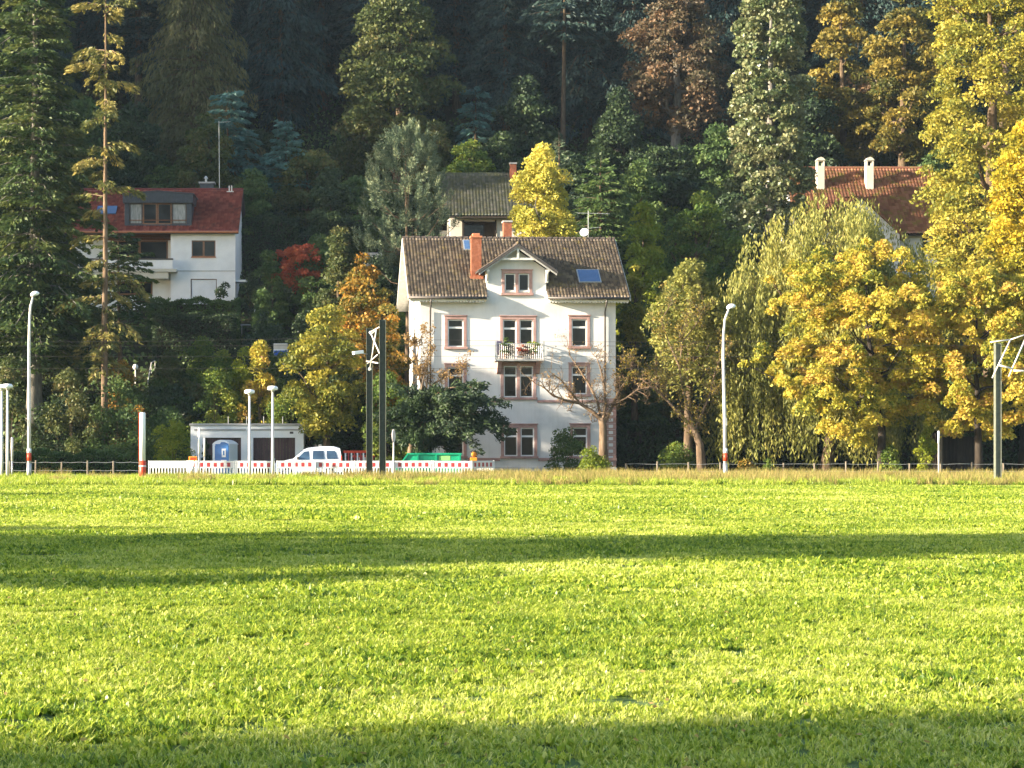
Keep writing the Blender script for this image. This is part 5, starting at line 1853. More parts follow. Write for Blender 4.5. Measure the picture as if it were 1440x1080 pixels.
twig_tree('orchard_tree', 'leaning orchard tree with forked trunk and fine twiggy crown by the right lamp', 988, 126.5, [(984, 625), (977, 606), (970, 596)], .27,
          [dict(p=[(972, 600), (955, 582), (938, 563), (927, 548), (923, 525), (922, 500)], r=(.15, .03), l=1.15),
           dict(p=[(938, 563), (927, 552, -.4), (905, 535, -.6), (888, 520, -.6), (880, 505, -.6)], r=(.09, .03), l=1.0),
           dict(p=[(975, 602), (968, 575, .5), (960, 548, .8), (955, 515, 1), (960, 480, 1.2), (965, 450, 1.2)], r=(.12, .02), l=1.2),
           dict(p=[(977, 604), (988, 580, .3), (998, 555, .5), (1005, 525, .6), (1015, 500, .6), (1030, 480, .6)], r=(.12, .02), l=1.15),
           dict(p=[(955, 515, 1), (940, 480, 1.2), (930, 450, 1.3), (945, 425, 1.3)], r=(.07, .02), l=1.1),
           dict(p=[(960, 480, 1.2), (980, 455, 1.2), (992, 430, 1.2)], r=(.06, .02), l=1.1)], 'goldbrown', 'bark_warm', 7, twigs=2.7, leaf_n=2.4, leaf=.15, depth=4, lr=.8)

# yellow-green upright tree behind the orchard tree
broadleaf('poplar_tree', 'pale yellow-green tree with upright shoots behind the orchard tree', 'tree', 968, 131.5, 380, 545, 150, 'willow', 'bark', seed=51, env='egg', clumps=110, cr=.75, n=17000, leaf=.22, flat=1.3, droop=-.1, rag=.3)


# ------------------------------------------------------------------ forest on the slope
ZONES = ((90, 'behind the big fir'), (200, 'behind the slender spruce'), (345, 'above the hillside house'), (480, 'above the red maple'), (610, 'around the rounded pine'), (740, 'above the mossy roof'),
         (880, 'above the villa roof'), (1010, 'around the russet beech'), (1140, 'around the ivy-clad tree'), (1300, 'above the rusty roof'), (9999, 'behind the tall yellow-green tree'))


def zone(px): return next(t for lim, t in ZONES if px < lim)


FG = 'dark conifers of the hillside forest'
bx, by, bz = at_ground(60, 215)
protos = []
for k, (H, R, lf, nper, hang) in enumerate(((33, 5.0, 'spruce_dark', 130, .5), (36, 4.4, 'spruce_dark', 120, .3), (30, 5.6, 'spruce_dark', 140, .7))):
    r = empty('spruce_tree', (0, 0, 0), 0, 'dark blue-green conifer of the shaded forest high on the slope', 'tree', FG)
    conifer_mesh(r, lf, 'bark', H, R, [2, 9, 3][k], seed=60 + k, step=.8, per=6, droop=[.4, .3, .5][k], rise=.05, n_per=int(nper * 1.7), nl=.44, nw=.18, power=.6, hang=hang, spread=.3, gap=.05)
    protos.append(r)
spots = []
rr = random.Random(4)
for Y, st_, off in ((207, 64, 0), (228, 70, 30), (252, 80, 10)):
    px = -70 + off
    while px < 1530:
        spots.append((px + rr.uniform(-18, 18), Y + rr.uniform(-7, 7)))
        px += st_
first = [True, True, True]
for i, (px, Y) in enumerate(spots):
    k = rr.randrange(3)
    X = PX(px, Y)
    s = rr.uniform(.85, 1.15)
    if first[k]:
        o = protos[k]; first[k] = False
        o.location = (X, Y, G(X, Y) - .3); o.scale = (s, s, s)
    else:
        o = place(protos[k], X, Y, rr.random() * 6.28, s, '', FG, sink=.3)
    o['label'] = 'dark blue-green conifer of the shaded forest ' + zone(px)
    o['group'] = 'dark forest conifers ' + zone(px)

larch = conifer('larch_tree', 'tall olive larch with curtains of drooping twigs above the hillside house', 'tree', 272, 190, -160, 6.2, 'larch', 'bark', zb_py=205, seed=71, step=.8, per=6, droop=.45, rise=.0, n_per=330, nl=.42, nw=.11, power=.45, hang=1.5, spread=.3)
conifer('larch_tree', 'olive larch deep in the forest left of the layered forest oak', 'tree', 395, 198, -150, 5.2, 'spruce_dark', 'bark', zb_py=150, seed=72, step=.9, per=6, droop=.45, n_per=150, nl=.6, nw=.2, power=.45, hang=1.0)
conifer('blue_fir', 'blue-green fir spreading above the chimney of the hillside house', 'tree', 322, 179, 122, 3.9, 'spruce_teal', 'bark', zb_py=262, seed=73, step=.7, per=6, droop=.35, n_per=150, nl=.5, nw=.17, power=.5, hang=.25)
conifer('blue_fir', 'small blue-green fir right of the aerial mast', 'tree', 402, 177, 168, 2.7, 'spruce_teal', 'bark', zb_py=270, seed=74, step=.6, per=6, droop=.35, n_per=120, nl=.45, nw=.16, power=.5, hang=.2)
conifer('blue_fir', 'shaded blue-green fir right of the layered forest oak', 'tree', 668, 184, 112, 3.0, 'spruce_teal', 'bark', zb_py=235, seed=75, step=.8, per=6, droop=.45, n_per=100, nl=.5, nw=.17, power=.5, hang=.3)
conifer('bare_trunk_spruce', 'forest spruce showing its long pale bare trunk', 'tree', 792, 192, -140, 4.6, 'spruce_dark', 'bark', zb_py=45, seed=76, tr=.3, step=.9, per=6, n_per=130, nl=.6, nw=.24, hang=.4)
broadleaf('forest_oak', 'great olive-green tree with layered boughs in the forest above the pine', 'tree', 560, 183, -50, 235, 190, 'oak', 'bark', seed=81, env='egg', clumps=130, cr=1.75, n=28000, leaf=.36, flat=.42, fill=.4, rag=.2, droop=.3)
broadleaf('beech_tree', 'russet beech with pale trunk in the forest left of the ivy-clad tree', 'tree', 952, 188, -60, 185, 165, 'russet', 'bark_grey', seed=82, env='egg', clumps=150, cr=1.35, n=28000, leaf=.34, flat=.6, fill=.4, rag=.25)
broadleaf('gold_tree', 'gold-brown layered tree above the rusty roof', 'tree', 1272, 178, -40, 225, 165, 'goldbrown', 'bark', seed=83, env='egg', clumps=95, cr=1.3, n=22000, leaf=.34, flat=.5, fill=.4, rag=.25)
broadleaf('gold_tree', 'dim gold-brown tree between the ivy-clad tree and the layered gold tree', 'tree', 1185, 183, -30, 230, 120, 'goldbrown', 'bark', seed=84, env='egg', clumps=75, cr=1.2, n=16000, leaf=.34, flat=.5, fill=.45, rag=.25)
broadleaf('holly_tree', 'broad dark evergreen mass below the russet beech', 'tree', 872, 181, 128, 300, 150, 'dark', 'bark_dark', seed=85, env='cone', clumps=130, cr=1.1, n=22000, leaf=.30, fill=.5, rag=.25)
broadleaf('garden_tree', 'orange-tinted green tree behind the aerial mast', 'tree', 292, 176, 162, 290, 110, 'orangegreen', 'bark', seed=86, env='egg', clumps=80, cr=.95, n=12000, leaf=.28, fill=.45, rag=.3)
recolor([o for o in COL.objects if o.get('label', '').startswith('orange-tinted green tree')][0], 'oak')
broadleaf('round_shrub', 'rounded light green shrub above the mossy roof', 'shrub', 661, 176, 203, 275, 84, 'green', 'bark', seed=87, env='dome', clumps=60, cr=.8, n=9000, leaf=.24, flat=1.0, rag=.15)
conifer('cypress_tree', 'spreading green cypress right of the golden birch', 'tree', 845, 160, 222, 3.6, 'fir', 'bark', zb_py=345, seed=88, step=.5, per=6, droop=.3, n_per=120, nl=.4, nw=.16, power=.55, hang=.2)
recolor([o for o in COL.objects if o.get('label', '').startswith('spreading green cypress')][0], 'midgreen')
broadleaf('garden_tree', 'leafy green tree with yellow tips right of the villa roof', 'tree', 905, 149, 288, 520, 100, 'lime', 'bark', seed=89, env='egg', clumps=120, cr=.8, n=17000, leaf=.23, fill=.45, rag=.28)
broadleaf('garden_tree', 'bright green tree with golden sprays beside the willow top', 'tree', 985, 152, 268, 440, 130, 'green', 'bark', seed=90, env='egg', clumps=120, cr=.9, n=17000, leaf=.25, fill=.45, rag=.28)
broadleaf('garden_tree', 'small tree with bright yellow sprays at the right roof edge', 'tree', 893, 141, 370, 480, 50, 'yelgreen', 'bark', seed=91, env='egg', clumps=40, cr=.6, n=5000, leaf=.22)
broadleaf('garden_tree', 'dense green tree behind the right villa corner', 'tree', 893, 143, 400, 640, 95, 'midgreen', 'bark', seed=92, env='egg', clumps=110, cr=.85, n=15000, leaf=.24)
broadleaf('dark_tree', 'dark shaded tree behind the hanging willow strands', 'tree', 1050, 141, 420, 660, 150, 'dark', 'bark_dark', seed=93, env='round', clumps=90, cr=1.2, n=15000, leaf=.28)
broadleaf('dark_tree', 'dark evergreen tree between the garage and the steel masts', 'tree', 490, 138, 520, 665, 85, 'dark', 'bark_dark', seed=94, env='round', clumps=80, cr=.8, n=12000, leaf=.22)
broadleaf('dark_tree', 'green tree lit at its tips behind the steel masts', 'tree', 545, 135, 520, 665, 75, 'green', 'bark_dark', seed=95, env='round', clumps=70, cr=.7, n=10000, leaf=.2)


# ------------------------------------------------------------------ shrubs and hedges
def shrub(label, px, Y, pytop, wpx, leafm, seed, n=4500, leaf=.18, name='shrub', group=None, flat=.9, hmin=None, clumps=30, env='dome', rag=.25, pybot=None, cat='shrub'):
    bx, by, bz = at_ground(px, Y)
    root = empty(name, (bx, by, bz), 0, label, cat, group)
    H = max(.5, PZ(pytop, Y) - bz)
    R = wpx / 2 / F * Y
    z0 = .1 if pybot is None else max(.1, PZ(pybot, Y) - bz)
    o, C = crown(root, LEAF[leafm], z0, H, R, env, clumps, max(.25, R * .38), n, leaf, flat=flat, seed=seed, rag=rag, fill=.4)
    mb = MB()
    rg = np.random.default_rng(seed)
    for i in range(min(9, len(C))):
        c = Vector(C[i])
        mb.tube([(rg.normal() * .06, rg.normal() * .06, 0), (c.x * .35, c.y * .35, c.z * .55), c], [.035, .025, .008], 4, cap=False)
    mb.build('stems', BARKS['bark'], root)
    return root


SH = [
    ('yellow-green bush beside the left end of the garage', 243, 134, 592, 66, 'lime', 5200, .16),
    ('dark conical thuja beside the portable toilet', 290, 135.3, 614, 22, 'dark', 2600, .12),
    ('pale green rounded bush above the garage roof', 303, 142, 520, 88, 'green', 6500, .17),
    ('lime yellow bush on the slope left of the blue and white board', 341, 143.5, 462, 60, 'lime', 5200, .18),
    ('amber-orange bush under the blue and white board', 366, 142.5, 487, 68, 'chestnut', 5200, .2),
    ('green bush filling in below the rounded yellow tree', 405, 141, 545, 80, 'green', 5200, .18),
    ('clipped green mound on the slope behind the garage', 232, 147, 540, 84, 'hedge', 5200, .14),
    ('olive bush with golden leaves beside the big fir trunk', 100, 138, 510, 86, 'oak', 6000, .2),
    ('bush with golden sprays beside the globe lamp', 172, 143, 515, 60, 'orangegreen', 4600, .18),
    ('olive bush left of the big fir trunk', 14, 138, 496, 70, 'oak', 4600, .2),
    ('dull green bush at the foot of the slender spruce', 165, 138, 545, 110, 'midgreen', 7500, .18),
    ('dark green bush under the big fir', 95, 141, 560, 130, 'dark', 7500, .2),
    ('teal-tinted bush behind the yellow-green garage bush', 238, 139, 570, 80, 'midgreen', 5200, .18),
    ('leafy bush at the villa wall by the right ground floor window', 795, 128.5, 603, 60, 'midgreen', 3600, .15),
    ('low yellow-green bush at the foot of the pruned tree', 835, 124.5, 632, 56, 'lime', 3000, .13),
    ('low green bush behind the orchard tree trunk', 950, 128, 630, 76, 'green', 4800, .15),
    ('small yellow-leaved shrub beside the right lamp foot', 1048, 119, 645, 30, 'orangegreen', 1200, .13),
    ('bright ivy-leaved shrub climbing by the thin pale pole', 1304, 123, 595, 36, 'lime', 2600, .15),
    ('leafy green shrub around the chestnut trunk foot', 1252, 123.5, 628, 44, 'green', 2600, .16),
    ('small upright green plant by the wire fence under the willow', 1080, 118.5, 646, 16, 'green', 600, .12),
    ('dark shrub below the hillside house porch', 353, 163, 385, 40, 'dark', 3000, .2),
    ('rounded dark shrub before the garage door of the hillside house', 313, 160.5, 397, 38, 'dark', 3200, .16),
    ('bamboo-like green clump right of the stone steps', 376, 157, 395, 50, 'midgreen', 4200, .2),
    ('pale green bush on the terraced bank below the lower hedge', 285, 151, 480, 70, 'green', 5200, .18),
    ('olive green bush between the globe lamp and the long handrail', 240, 149, 497, 64, 'oak', 5200, .18),
    ('bright green bush below the long handrail', 312, 147, 490, 56, 'green', 4600, .18),
    ('light green bush on the bank left of the amber-orange bush', 322, 142.5, 535, 60, 'green', 4600, .18),
    ('leafy green bush left of the rounded yellow tree', 392, 146, 462, 66, 'midgreen', 5200, .18),
    ('dark green bush on the bank under the stone steps', 372, 150, 445, 90, 'dark', 6000, .2),
]
for i, (lb, px, Y, pt, wp, lf, n, le) in enumerate(SH):
    shrub(lb, px, Y, pt, wp, lf, 200 + i, n, le, env='cone' if 'conical' in lb else 'dome')

# generic shrubs filling the gardens and the lower wood (copies)
gp = []
for k in range(3):
    r = empty('shrub', (0, 0, 0), 0, 'x', 'shrub')
    o, C = crown(r, LEAF['midgreen'], .1, [3.0, 3.8, 2.4][k], [2.1, 1.8, 2.4][k], 'dome', 46, .75, 7000, .22, flat=.8, seed=400 + k, rag=.3, fill=.4)
    mb = MB()
    for c in C[:8]: mb.tube([(0, 0, 0), (c[0] * .35, c[1] * .35, c[2] * .55), tuple(c)], [.05, .035, .01], 4, cap=False)
    mb.build('stems', BARKS['bark'], r)
    gp.append(r)
rr = random.Random(21)
used = [False] * 3
KINDS = {'dark': 'dark evergreen shrub in the slope undergrowth', 'midgreen': 'mid-green shrub in the slope undergrowth',
         'green': 'light green shrub in the slope undergrowth', 'oak': 'olive-brown shrub in the slope undergrowth'}
fill = []
for row, (Y, step) in enumerate(((147, 74), (154, 76), (162, 74), (170, 70), (179, 76), (190, 90))):
    px = -60 + row * 17
    while px < 1520:
        p = px + rr.uniform(-22, 22)
        bad = (90 < p < 350 and Y < 166 and not (Y < 150)) or (625 < p < 750 and 152 < Y < 172) or (1125 < p < 1335 and 150 < Y < 174) or (318 < p < 372 and Y < 165) or (60 < p < 345 and 155 < Y < 176)
        if not bad: fill.append((p, Y + rr.uniform(-2.5, 2.5)))
        px += step
for (px, Y) in fill:
    k = rr.randrange(3)
    lf = rr.choice(['dark', 'dark', 'midgreen', 'midgreen', 'green', 'oak'] if Y < 172 else ['dark', 'dark', 'midgreen', 'oak'])
    X = PX(px, Y)
    s = rr.uniform(.75, 1.35) * (1.15 if Y > 172 else 1)
    if not used[k]:
        used[k] = True
        o = gp[k]; o.location = (X, Y, G(X, Y) - .2); o.scale = (s, s, s); recolor(o, lf)
    else:
        o = place(gp[k], X, Y, rr.random() * 6.28, s, '', 'g', lf, .2)
    o['label'] = KINDS[lf] + ' ' + zone(px).replace('above', 'below')
    o['group'] = KINDS[lf].split(' in ')[0] + 's ' + zone(px).replace('above', 'below')
# young broad-leaved trees in the lower wood (copies of two)
yt = []
for k in range(2):
    r = empty('young_tree', (0, 0, 0), 0, 'x', 'tree')
    o, C = crown(r, LEAF['oak'], 2.2, [10, 8.5][k], [3.0, 3.4][k], 'egg', 80, 1.0, 12000, .28, flat=.55, seed=430 + k, rag=.28, fill=.4)
    rg = np.random.default_rng(k)
    pts = trunk_path(8, (0, 0), .3, rg); rad = [.17 * (1 - .8 * i / 8) for i in range(9)]
    mb = MB().tube(pts, rad, 8); limbs_to(mb, pts, rad, C, rg, 16, r0=.07)
    mb.build('trunk', BARKS['bark'], r, smooth=True)
    yt.append(r)
YTK = {'oak': 'olive young tree at the shaded wood edge', 'dark': 'dark young evergreen tree at the shaded wood edge', 'midgreen': 'dull green young tree at the shaded wood edge', 'russet': 'russet young tree at the shaded wood edge'}
for i, (px, Y, k, s, lf) in enumerate(((20, 176, 0, 1.2, 'dark'), (100, 182, 1, 1.3, 'midgreen'), (190, 180, 0, 1.1, 'dark'), (240, 178, 1, .8, 'midgreen'), (355, 172, 0, .8, 'midgreen'), (430, 176, 1, 1.0, 'oak'),
                                       (465, 170, 0, .9, 'dark'), (505, 172, 1, .9, 'midgreen'), (610, 178, 0, .9, 'oak'), (700, 178, 1, 1.0, 'dark'), (740, 182, 0, 1.2, 'dark'), (815, 172, 1, 1.0, 'dark'), (900, 168, 0, .9, 'midgreen'),
                                       (935, 172, 1, 1.1, 'dark'), (1010, 172, 0, 1.1, 'midgreen'), (1045, 165, 1, 1.0, 'dark'), (1130, 180, 0, 1.3, 'dark'), (1230, 190, 1, 1.4, 'russet'), (1310, 182, 0, 1.4, 'dark'), (1340, 176, 1, 1.2, 'midgreen'), (450, 160, 0, .8, 'midgreen'), (540, 160, 1, .8, 'dark'))):
    X = PX(px, Y)
    if i < 1 or (k == 1 and i == 1):
        o = yt[k]; o.location = (X, Y, G(X, Y) - .2); o.scale = (s, s, s); recolor(o, lf)
    else: o = place(yt[k], X, Y, i * 1.3, s, '', 'g', lf, .2)
    o['label'] = YTK[lf] + ' ' + zone(px)
    o['group'] = 'young trees at the wood edge ' + zone(px)


def hedge(label, px0, px1, pytop, Y, depth, leafm, seed, n, leaf=.13, zbot=None, name='hedge'):
    x0, x1 = PX(px0, Y), PX(px1, Y)
    gzb = min(G(x0, Y), G(x1, Y)) - .2 if zbot is None else zbot
    root = empty(name, ((x0 + x1) / 2, Y, gzb), 0, label, 'hedge')
    H = PZ(pytop, Y) - gzb
    hw = (x1 - x0) / 2
    rg = np.random.default_rng(seed)
    w_ = np.array([2 * hw * depth, 2 * hw * H, depth * H])
    f = rg.choice(3, n, p=w_ / w_.sum())
    p = np.stack([rg.uniform(-hw, hw, n), rg.uniform(0, depth, n), rg.uniform(0, H, n)], 1)
    ins = rg.random(n) ** 2 * .28
    p[f == 0, 2] = H - ins[f == 0]
    p[f == 1, 1] = ins[f == 1]
    e = f == 2
    sd = rg.choice([-1., 1.], n)
    p[e, 0] = (sd * (hw - ins))[e]
    bump = .14 * np.sin(p[:, 0] * 1.7 + seed) + .09 * np.sin(p[:, 0] * 4.1 + p[:, 2] * 3)
    p[:, 2] += bump * (p[:, 2] / H)
    p[:, 1] -= (.12 * np.sin(p[:, 0] * 2.3 + p[:, 2] * 2.1)) * (f == 1)
    p += rg.normal(size=(n, 3)) * .05
    leaves('foliage', p, rg.normal(size=(n, 3)) + [0, -.3, .3], leaf * rg.uniform(.7, 1.4, n), leaf * .65, rg.random(n) * .6 + .25 * (np.sin(p[:, 0] * 1.1 + p[:, 2] * 1.6) + 1) * .5, LEAF[leafm], root)
    mb = MB()
    for i in range(max(3, int(hw * 2 / .7))):
        x = -hw + .3 + (2 * hw - .6) * i / max(1, int(hw * 2 / .7) - 1)
        mb.tube([(x, depth / 2, 0), (x + rg.normal() * .1, depth / 2, H * .5), (x + rg.normal() * .2, depth / 2, H * .9)], [.04, .03, .01], 4, cap=False)
    mb.build('stems', BARKS['bark'], root)
    # solid dark core box added inside to make the hedge opaque
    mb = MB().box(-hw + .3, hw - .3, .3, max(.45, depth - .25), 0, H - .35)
    mb.build('opaque_core', BARKS['bark_dark'], root)


hedge('clipped dark hedge on the terrace in front of the hillside house', 208, 336, 421, 157.5, 1.6, 'hedge', 1, 15000, .15)
hedge('lower stepped dark hedge beneath the terrace hedge', 214, 330, 442, 154.5, 1.4, 'dark', 2, 11000, .15)
hedge('low dark hedge behind the wire fence under the big fir', -50, 196, 636, 132, 1.4, 'hedge', 3, 14000, .15)
hedge('dark clipped hedge on the bank behind the garage roof', 190, 268, 560, 144, 1.6, 'hedge', 4, 7000, .15)
hedge('dark hedge on the bank above the garage roof', 268, 470, 572, 144.5, 1.4, 'dark', 5, 12000, .16)
hedge('tall dark hedge running behind the willow and the chestnuts', 872, 1520, 596, 138, 2.0, 'dark', 6, 22000, .27)
hedge('dark laurel hedge behind the barriers right of the garage', 428, 560, 600, 139.5, 1.6, 'dark', 7, 10000, .18)
hedge('shaded hedge high on the terrace right of the hillside house', 330, 420, 305, 170, 1.5, 'dark', 8, 8000, .2)

# dense low cover on the slope
rg = np.random.default_rng(90)
n = 45000
Y = 141 + 75 * rg.random(n) ** 1.15
X = (rg.uniform(-60, 1500, n) - VPX) / F * Y
h = rg.random(n) ** 2 * .8 * (.5 + .5 * np.sin(X * .8) * np.cos(Y * .6) + .4)
pos = np.stack([X, Y, gz(X, Y) + .05 + np.abs(h)], 1)
o = leaves('undergrowth', pos, rg.normal(size=(n, 3)) + [0, -.3, .4], .42 * rg.uniform(.6, 1.4, n), .26, rg.random(n), LEAF['midgreen'])
tag(o, 'low leafy ground cover over the wooded slope', 'undergrowth', kind='stuff')

# ------------------------------------------------------------------ trees outside the frame on the left that throw the long shadows
SHADE = 'forest trees on the hill spur beyond the left edge'
rr = random.Random(33)
spur = [(-52 - (k % 2) * 5 - rr.uniform(0, 2), 148 + k * 4.2 + rr.uniform(-1, 1)) for k in range(14)]
spur += [(rr.uniform(-112, -66), rr.uniform(147, 215)) for _ in range(30)]
for X, Y in spur:
    X = min(X, -.19 * Y - 17)
    k = rr.randrange(3)
    place(protos[k], X, Y, rr.random() * 6.28, rr.uniform(.95, 1.2), 'dark conifer of the hill spur beyond the big fir', SHADE, sink=.3)
FIELD = 'trees lining the meadow beyond its left side'
fk = [o for o in COL.objects if o.get('label', '').startswith('great olive-green')][0]
for i, (X, Y, s, sz) in enumerate(((-62, 10.5, .85, .82), (-60, 16.7, .8, 1.2), (-63, 23.5, .9, .84), (-60, 29.2, .75, .72), (-60, 62.5, .6, .68),
                               (-41, -2.5, .75, .9), (-54, -6, .85, .95), (-34, -8, .9, .9), (-46, -5.5, .8, .8), (-50, -4.2, .75, .9), (-60, -6.5, .9, .95), (-61, 20, .8, 1.0), (-37, -3.5, .7, .6), (-24, -12, .9, .9), (-70, -9, .9, .85), (-36, 121, .8, .86), (-43, 126, .8, .78))):
    o = place(fk, X, Y, i * 1.9, s, 'broad tree lining the meadow beyond its left side', FIELD)
    o.scale = (s, s, sz)


# ------------------------------------------------------------------ meadow grass
def grass_patch(name, size, n, hmin, hmax, wmin, wmax, seed, leafm, lean=.5, clump=True, broad=.25, tone=0.0):
    rg = np.random.default_rng(seed)
    if clump:
        c = rg.uniform(-size / 2, size / 2, (max(4, n // 14), 2))
        p = c[rg.integers(0, len(c), n)] + rg.normal(size=(n, 2)) * size * .035
    else: p = rg.uniform(-size / 2, size / 2, (n, 2))
    h = rg.uniform(hmin, hmax, n) * rg.uniform(.6, 1.1, n)
    w_ = rg.uniform(wmin, wmax, n)
    br = rg.random(n) < broad
    w_ = np.where(br, w_ * 3.6, w_); h = np.where(br, h * .72, h)
    a = rg.random(n) * 6.283
    ln = rg.random(n) * lean * h * 1.8
    d = np.stack([np.cos(a), np.sin(a)], 1)
    s = np.stack([-d[:, 1], d[:, 0]], 1)
    z0 = np.zeros(n)
    v0 = np.column_stack([p - s * w_[:, None] * .35, z0]); v1 = np.column_stack([p + s * w_[:, None] * .35, z0])
    m = p + d * (ln * .35)[:, None]
    v2 = np.column_stack([m + s * w_[:, None] * .5, h * .6]); v3 = np.column_stack([m - s * w_[:, None] * .5, h * .6])
    t = p + d * ln[:, None]
    v4 = np.column_stack([t, h]) 
    V = np.stack([v0, v1, v2, v3, v4 + np.column_stack([s * w_[:, None] * .08, z0]), v4 - np.column_stack([s * w_[:, None] * .08, z0])], 1).reshape(-1, 3)
    b = np.arange(n) * 6
    Lp = np.stack([b, b + 1, b + 2, b + 3, b + 3, b + 2, b + 4, b + 5], 1).reshape(-1)
    var = np.repeat(np.clip(rg.random(n) * .75 + tone + np.where(br, rg.uniform(-.12, .22, n), .06), 0, 1), 2)
    me = np_mesh(name, V, 4, Lp, var)
    me.materials.append(LEAF[leafm])
    o = bpy.data.objects.new(name, me)
    return o


def scatter(name, label, cat, pts, patches, seed, smin, smax, tilt=0.0):
    me = bpy.data.meshes.new(name)
    me.from_pydata([tuple(p) for p in pts], [], [])
    o = link(name, me)
    tag(o, label, cat, kind='stuff')
    coll = bpy.data.collections.new(name + '_patches')
    for p in patches: coll.objects.link(p)
    ng = bpy.data.node_groups.new(name, 'GeometryNodeTree')
    ng.interface.new_socket('Geometry', in_out='INPUT', socket_type='NodeSocketGeometry')
    ng.interface.new_socket('Geometry', in_out='OUTPUT', socket_type='NodeSocketGeometry')
    N, Lk = ng.nodes, ng.links
    gi, go = N.new('NodeGroupInput'), N.new('NodeGroupOutput')
    ip = N.new('GeometryNodeInstanceOnPoints')
    ci = N.new('GeometryNodeCollectionInfo')
    ci.inputs['Collection'].default_value = coll
    ci.inputs['Separate Children'].default_value = True
    ci.inputs['Reset Children'].default_value = True
    ip.inputs['Pick Instance'].default_value = True
    r1 = N.new('FunctionNodeRandomValue'); r1.data_type = 'FLOAT_VECTOR'
    r1.inputs[0].default_value = (-tilt, -tilt, 0); r1.inputs[1].default_value = (tilt, tilt, 6.283); r1.inputs['Seed'].default_value = seed
    P_ = np.asarray(pts)[:, :2]
    rg = np.random.default_rng(seed)
    # uneven growth: broad drifts of lusher and thinner turf
    f = (np.sin(P_[:, 0] * .55 + 1.7 * np.sin(P_[:, 1] * .23)) + np.sin(P_[:, 1] * .41 + P_[:, 0] * .19 + 2) + np.sin(P_[:, 0] * 1.3 - P_[:, 1] * .9)) / 6 + .5
    f = np.clip(f + rg.normal(size=len(P_)) * .22, 0, .999)
    ai = me.attributes.new('pick', 'INT', 'POINT'); ai.data.foreach_set('value', (f * len(patches)).astype(np.int32))
    asz = me.attributes.new('size', 'FLOAT', 'POINT'); asz.data.foreach_set('value', (smin + (smax - smin) * rg.random(len(P_))).astype(np.float32))
    n1 = N.new('GeometryNodeInputNamedAttribute'); n1.data_type = 'INT'; n1.inputs[0].default_value = 'pick'
    n2 = N.new('GeometryNodeInputNamedAttribute'); n2.data_type = 'FLOAT'; n2.inputs[0].default_value = 'size'
    Lk.new(gi.outputs[0], ip.inputs['Points']); Lk.new(ci.outputs[0], ip.inputs['Instance'])
    Lk.new(r1.outputs[0], ip.inputs['Rotation']); Lk.new(n2.outputs[0], ip.inputs['Scale']); Lk.new(n1.outputs[0], ip.inputs['Instance Index'])
    Lk.new(ip.outputs[0], go.inputs[0])
    md = o.modifiers.new('scatter', 'NODES')
    md.node_group = ng
    return o


def field_pts(y0, y1, cell, margin, seed, z=0.0):
    rg = np.random.default_rng(seed)
    out = []
    y = y0
    while y < y1:
        xa, xb = (0 - VPX) / F * y - margin, (1440 - VPX) / F * y + margin
        n = int((xb - xa) / cell) + 1
        x = xa + (np.arange(n) + rg.uniform(-.35, .35, n)) * cell
        out.append(np.column_stack([x, y + rg.uniform(-.35, .35, n) * cell, np.full(n, z)]))
        y += cell
    return np.concatenate(out)


TONE = (-.14, -.02, .08, .22)
near = [grass_patch('near_grass_patch_%d' % k, .7, 950, .03, (.085, .075, .065, .05)[k], .004, .010, 500 + k, 'grass', .8, True, (.55, .48, .38, .2)[k], TONE[k]) for k in range(4)]
mid = [grass_patch('mid_grass_patch_%d' % k, 1.4, 1250, .035, (.095, .085, .07, .055)[k], .008, .018, 510 + k, 'grass', .8, True, (.55, .48, .38, .2)[k], TONE[k]) for k in range(4)]
far = [grass_patch('far_grass_patch_%d' % k, 3.0, 1500, .045, (.14, .13, .11, .09)[k], .018, .038, 520 + k, 'grass', .8, True, (.40, .34, .25, .15)[k], TONE[k]) for k in range(4)]
scatter('meadow_grass', 'short bright green meadow grass close by', 'grass', field_pts(9, 24, .5, 1.5, 1), near, 1, .8, 1.25, .05)
scatter('meadow_grass', 'short green meadow grass in the middle of the field', 'grass', field_pts(23.5, 52, 1.0, 4, 2), mid, 5, .85, 1.25, .04)
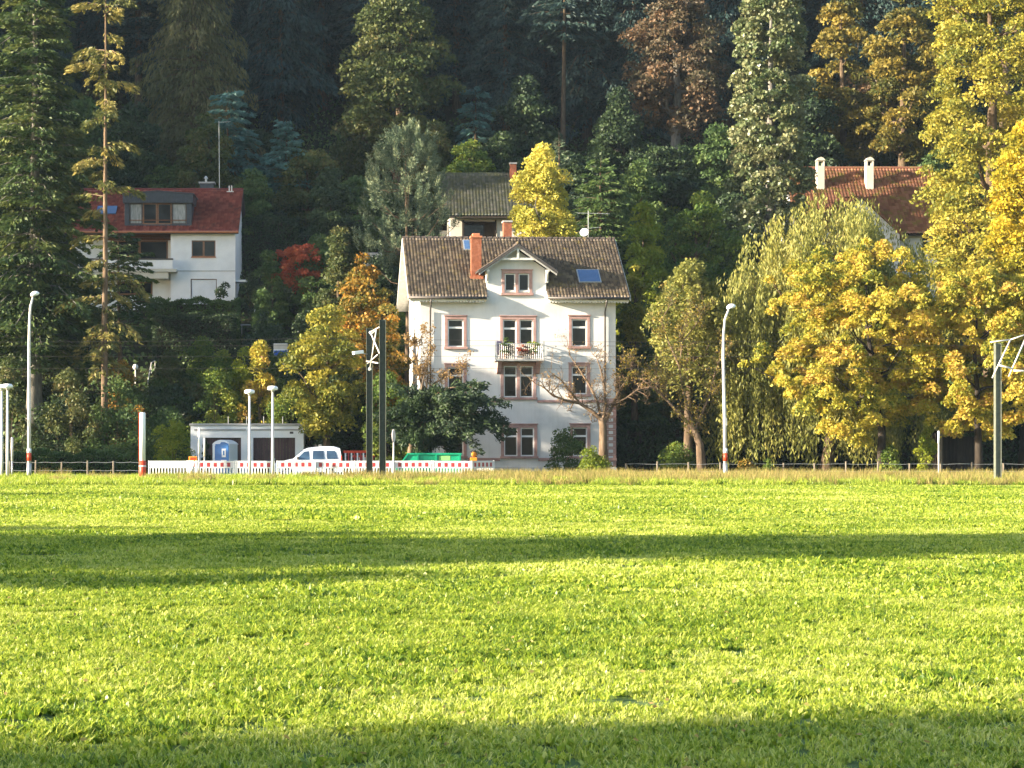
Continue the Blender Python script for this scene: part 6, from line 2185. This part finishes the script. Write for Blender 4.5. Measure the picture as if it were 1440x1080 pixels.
scatter('meadow_grass', 'short green meadow grass at the far side of the field', 'grass', field_pts(51, 97, 2.1, 8, 3), far, 9, .85, 1.2, .02)
# clover-like broad leaves and fallen pale leaves in the turf
rg = np.random.default_rng(61)
n = 500
Y = 9.5 + 40 * rg.random(n) ** 1.6
X = (rg.uniform(-60, 1500, n) - VPX) / F * Y
o = leaves('fallen_leaves', np.stack([X, Y, .045 + .03 * rg.random(n)], 1), rg.normal(size=(n, 3)) * [1, 1, .3], .05 * rg.uniform(.4, 1.3, n), .028, rg.random(n) * .7 + .2, LEAF['straw'])
tag(o, 'pale fallen leaves scattered in the meadow grass', 'leaves', kind='stuff')

# verge of tall dry grass before the road
vg = [grass_patch('verge_patch', 1.6, 420, .25, .75, .008, .02, 530 + k, 'straw', .35, True, .12) for k in range(3)]
vg2 = [grass_patch('green_verge_patch', 1.6, 420, .18, .50, .01, .026, 540 + k, 'grass', .4, True, .3) for k in range(3)]
rg = np.random.default_rng(71)
A, B = [], []
for y in np.arange(95, 120.5, 1.15):
    for px in np.arange(-40, 1480, 26):
        x = PX(px + rg.uniform(-10, 10), y)
        u = rg.random()
        t = (y - 95) / 25
        dry = (.10 + .85 * sstep((px - 420) / 300)) * (.25 + .8 * t)
        if u < dry: A.append((x, y + rg.uniform(-.5, .5), 0))
        elif u < .35 + .6 * (1 - .2 * t): B.append((x, y + rg.uniform(-.5, .5), 0))
scatter('verge_grass', 'tall dry straw-coloured grass along the road verge', 'grass', A, vg, 21, .45, 1.05, .05)
scatter('verge_grass', 'taller green grass tufts along the road verge', 'grass', B, vg2, 25, .5, .95, .05)


# ------------------------------------------------------------------ autumn haze in the valley
m, n, l = new_mat('valley_haze')
v = n.new('ShaderNodeVolumePrincipled')
v.inputs['Color'].default_value = (.62, .80, 1.0, 1)
v.inputs['Density'].default_value = .00008
v.inputs['Anisotropy'].default_value = .0
o = n.new('ShaderNodeOutputMaterial')
l.new(v.outputs[0], o.inputs['Volume'])
tag(MB().box(-345, 345, -205, 335, -1.5, 122).build('haze', m), 'thin bluish morning haze filling the valley', 'haze', kind='stuff')
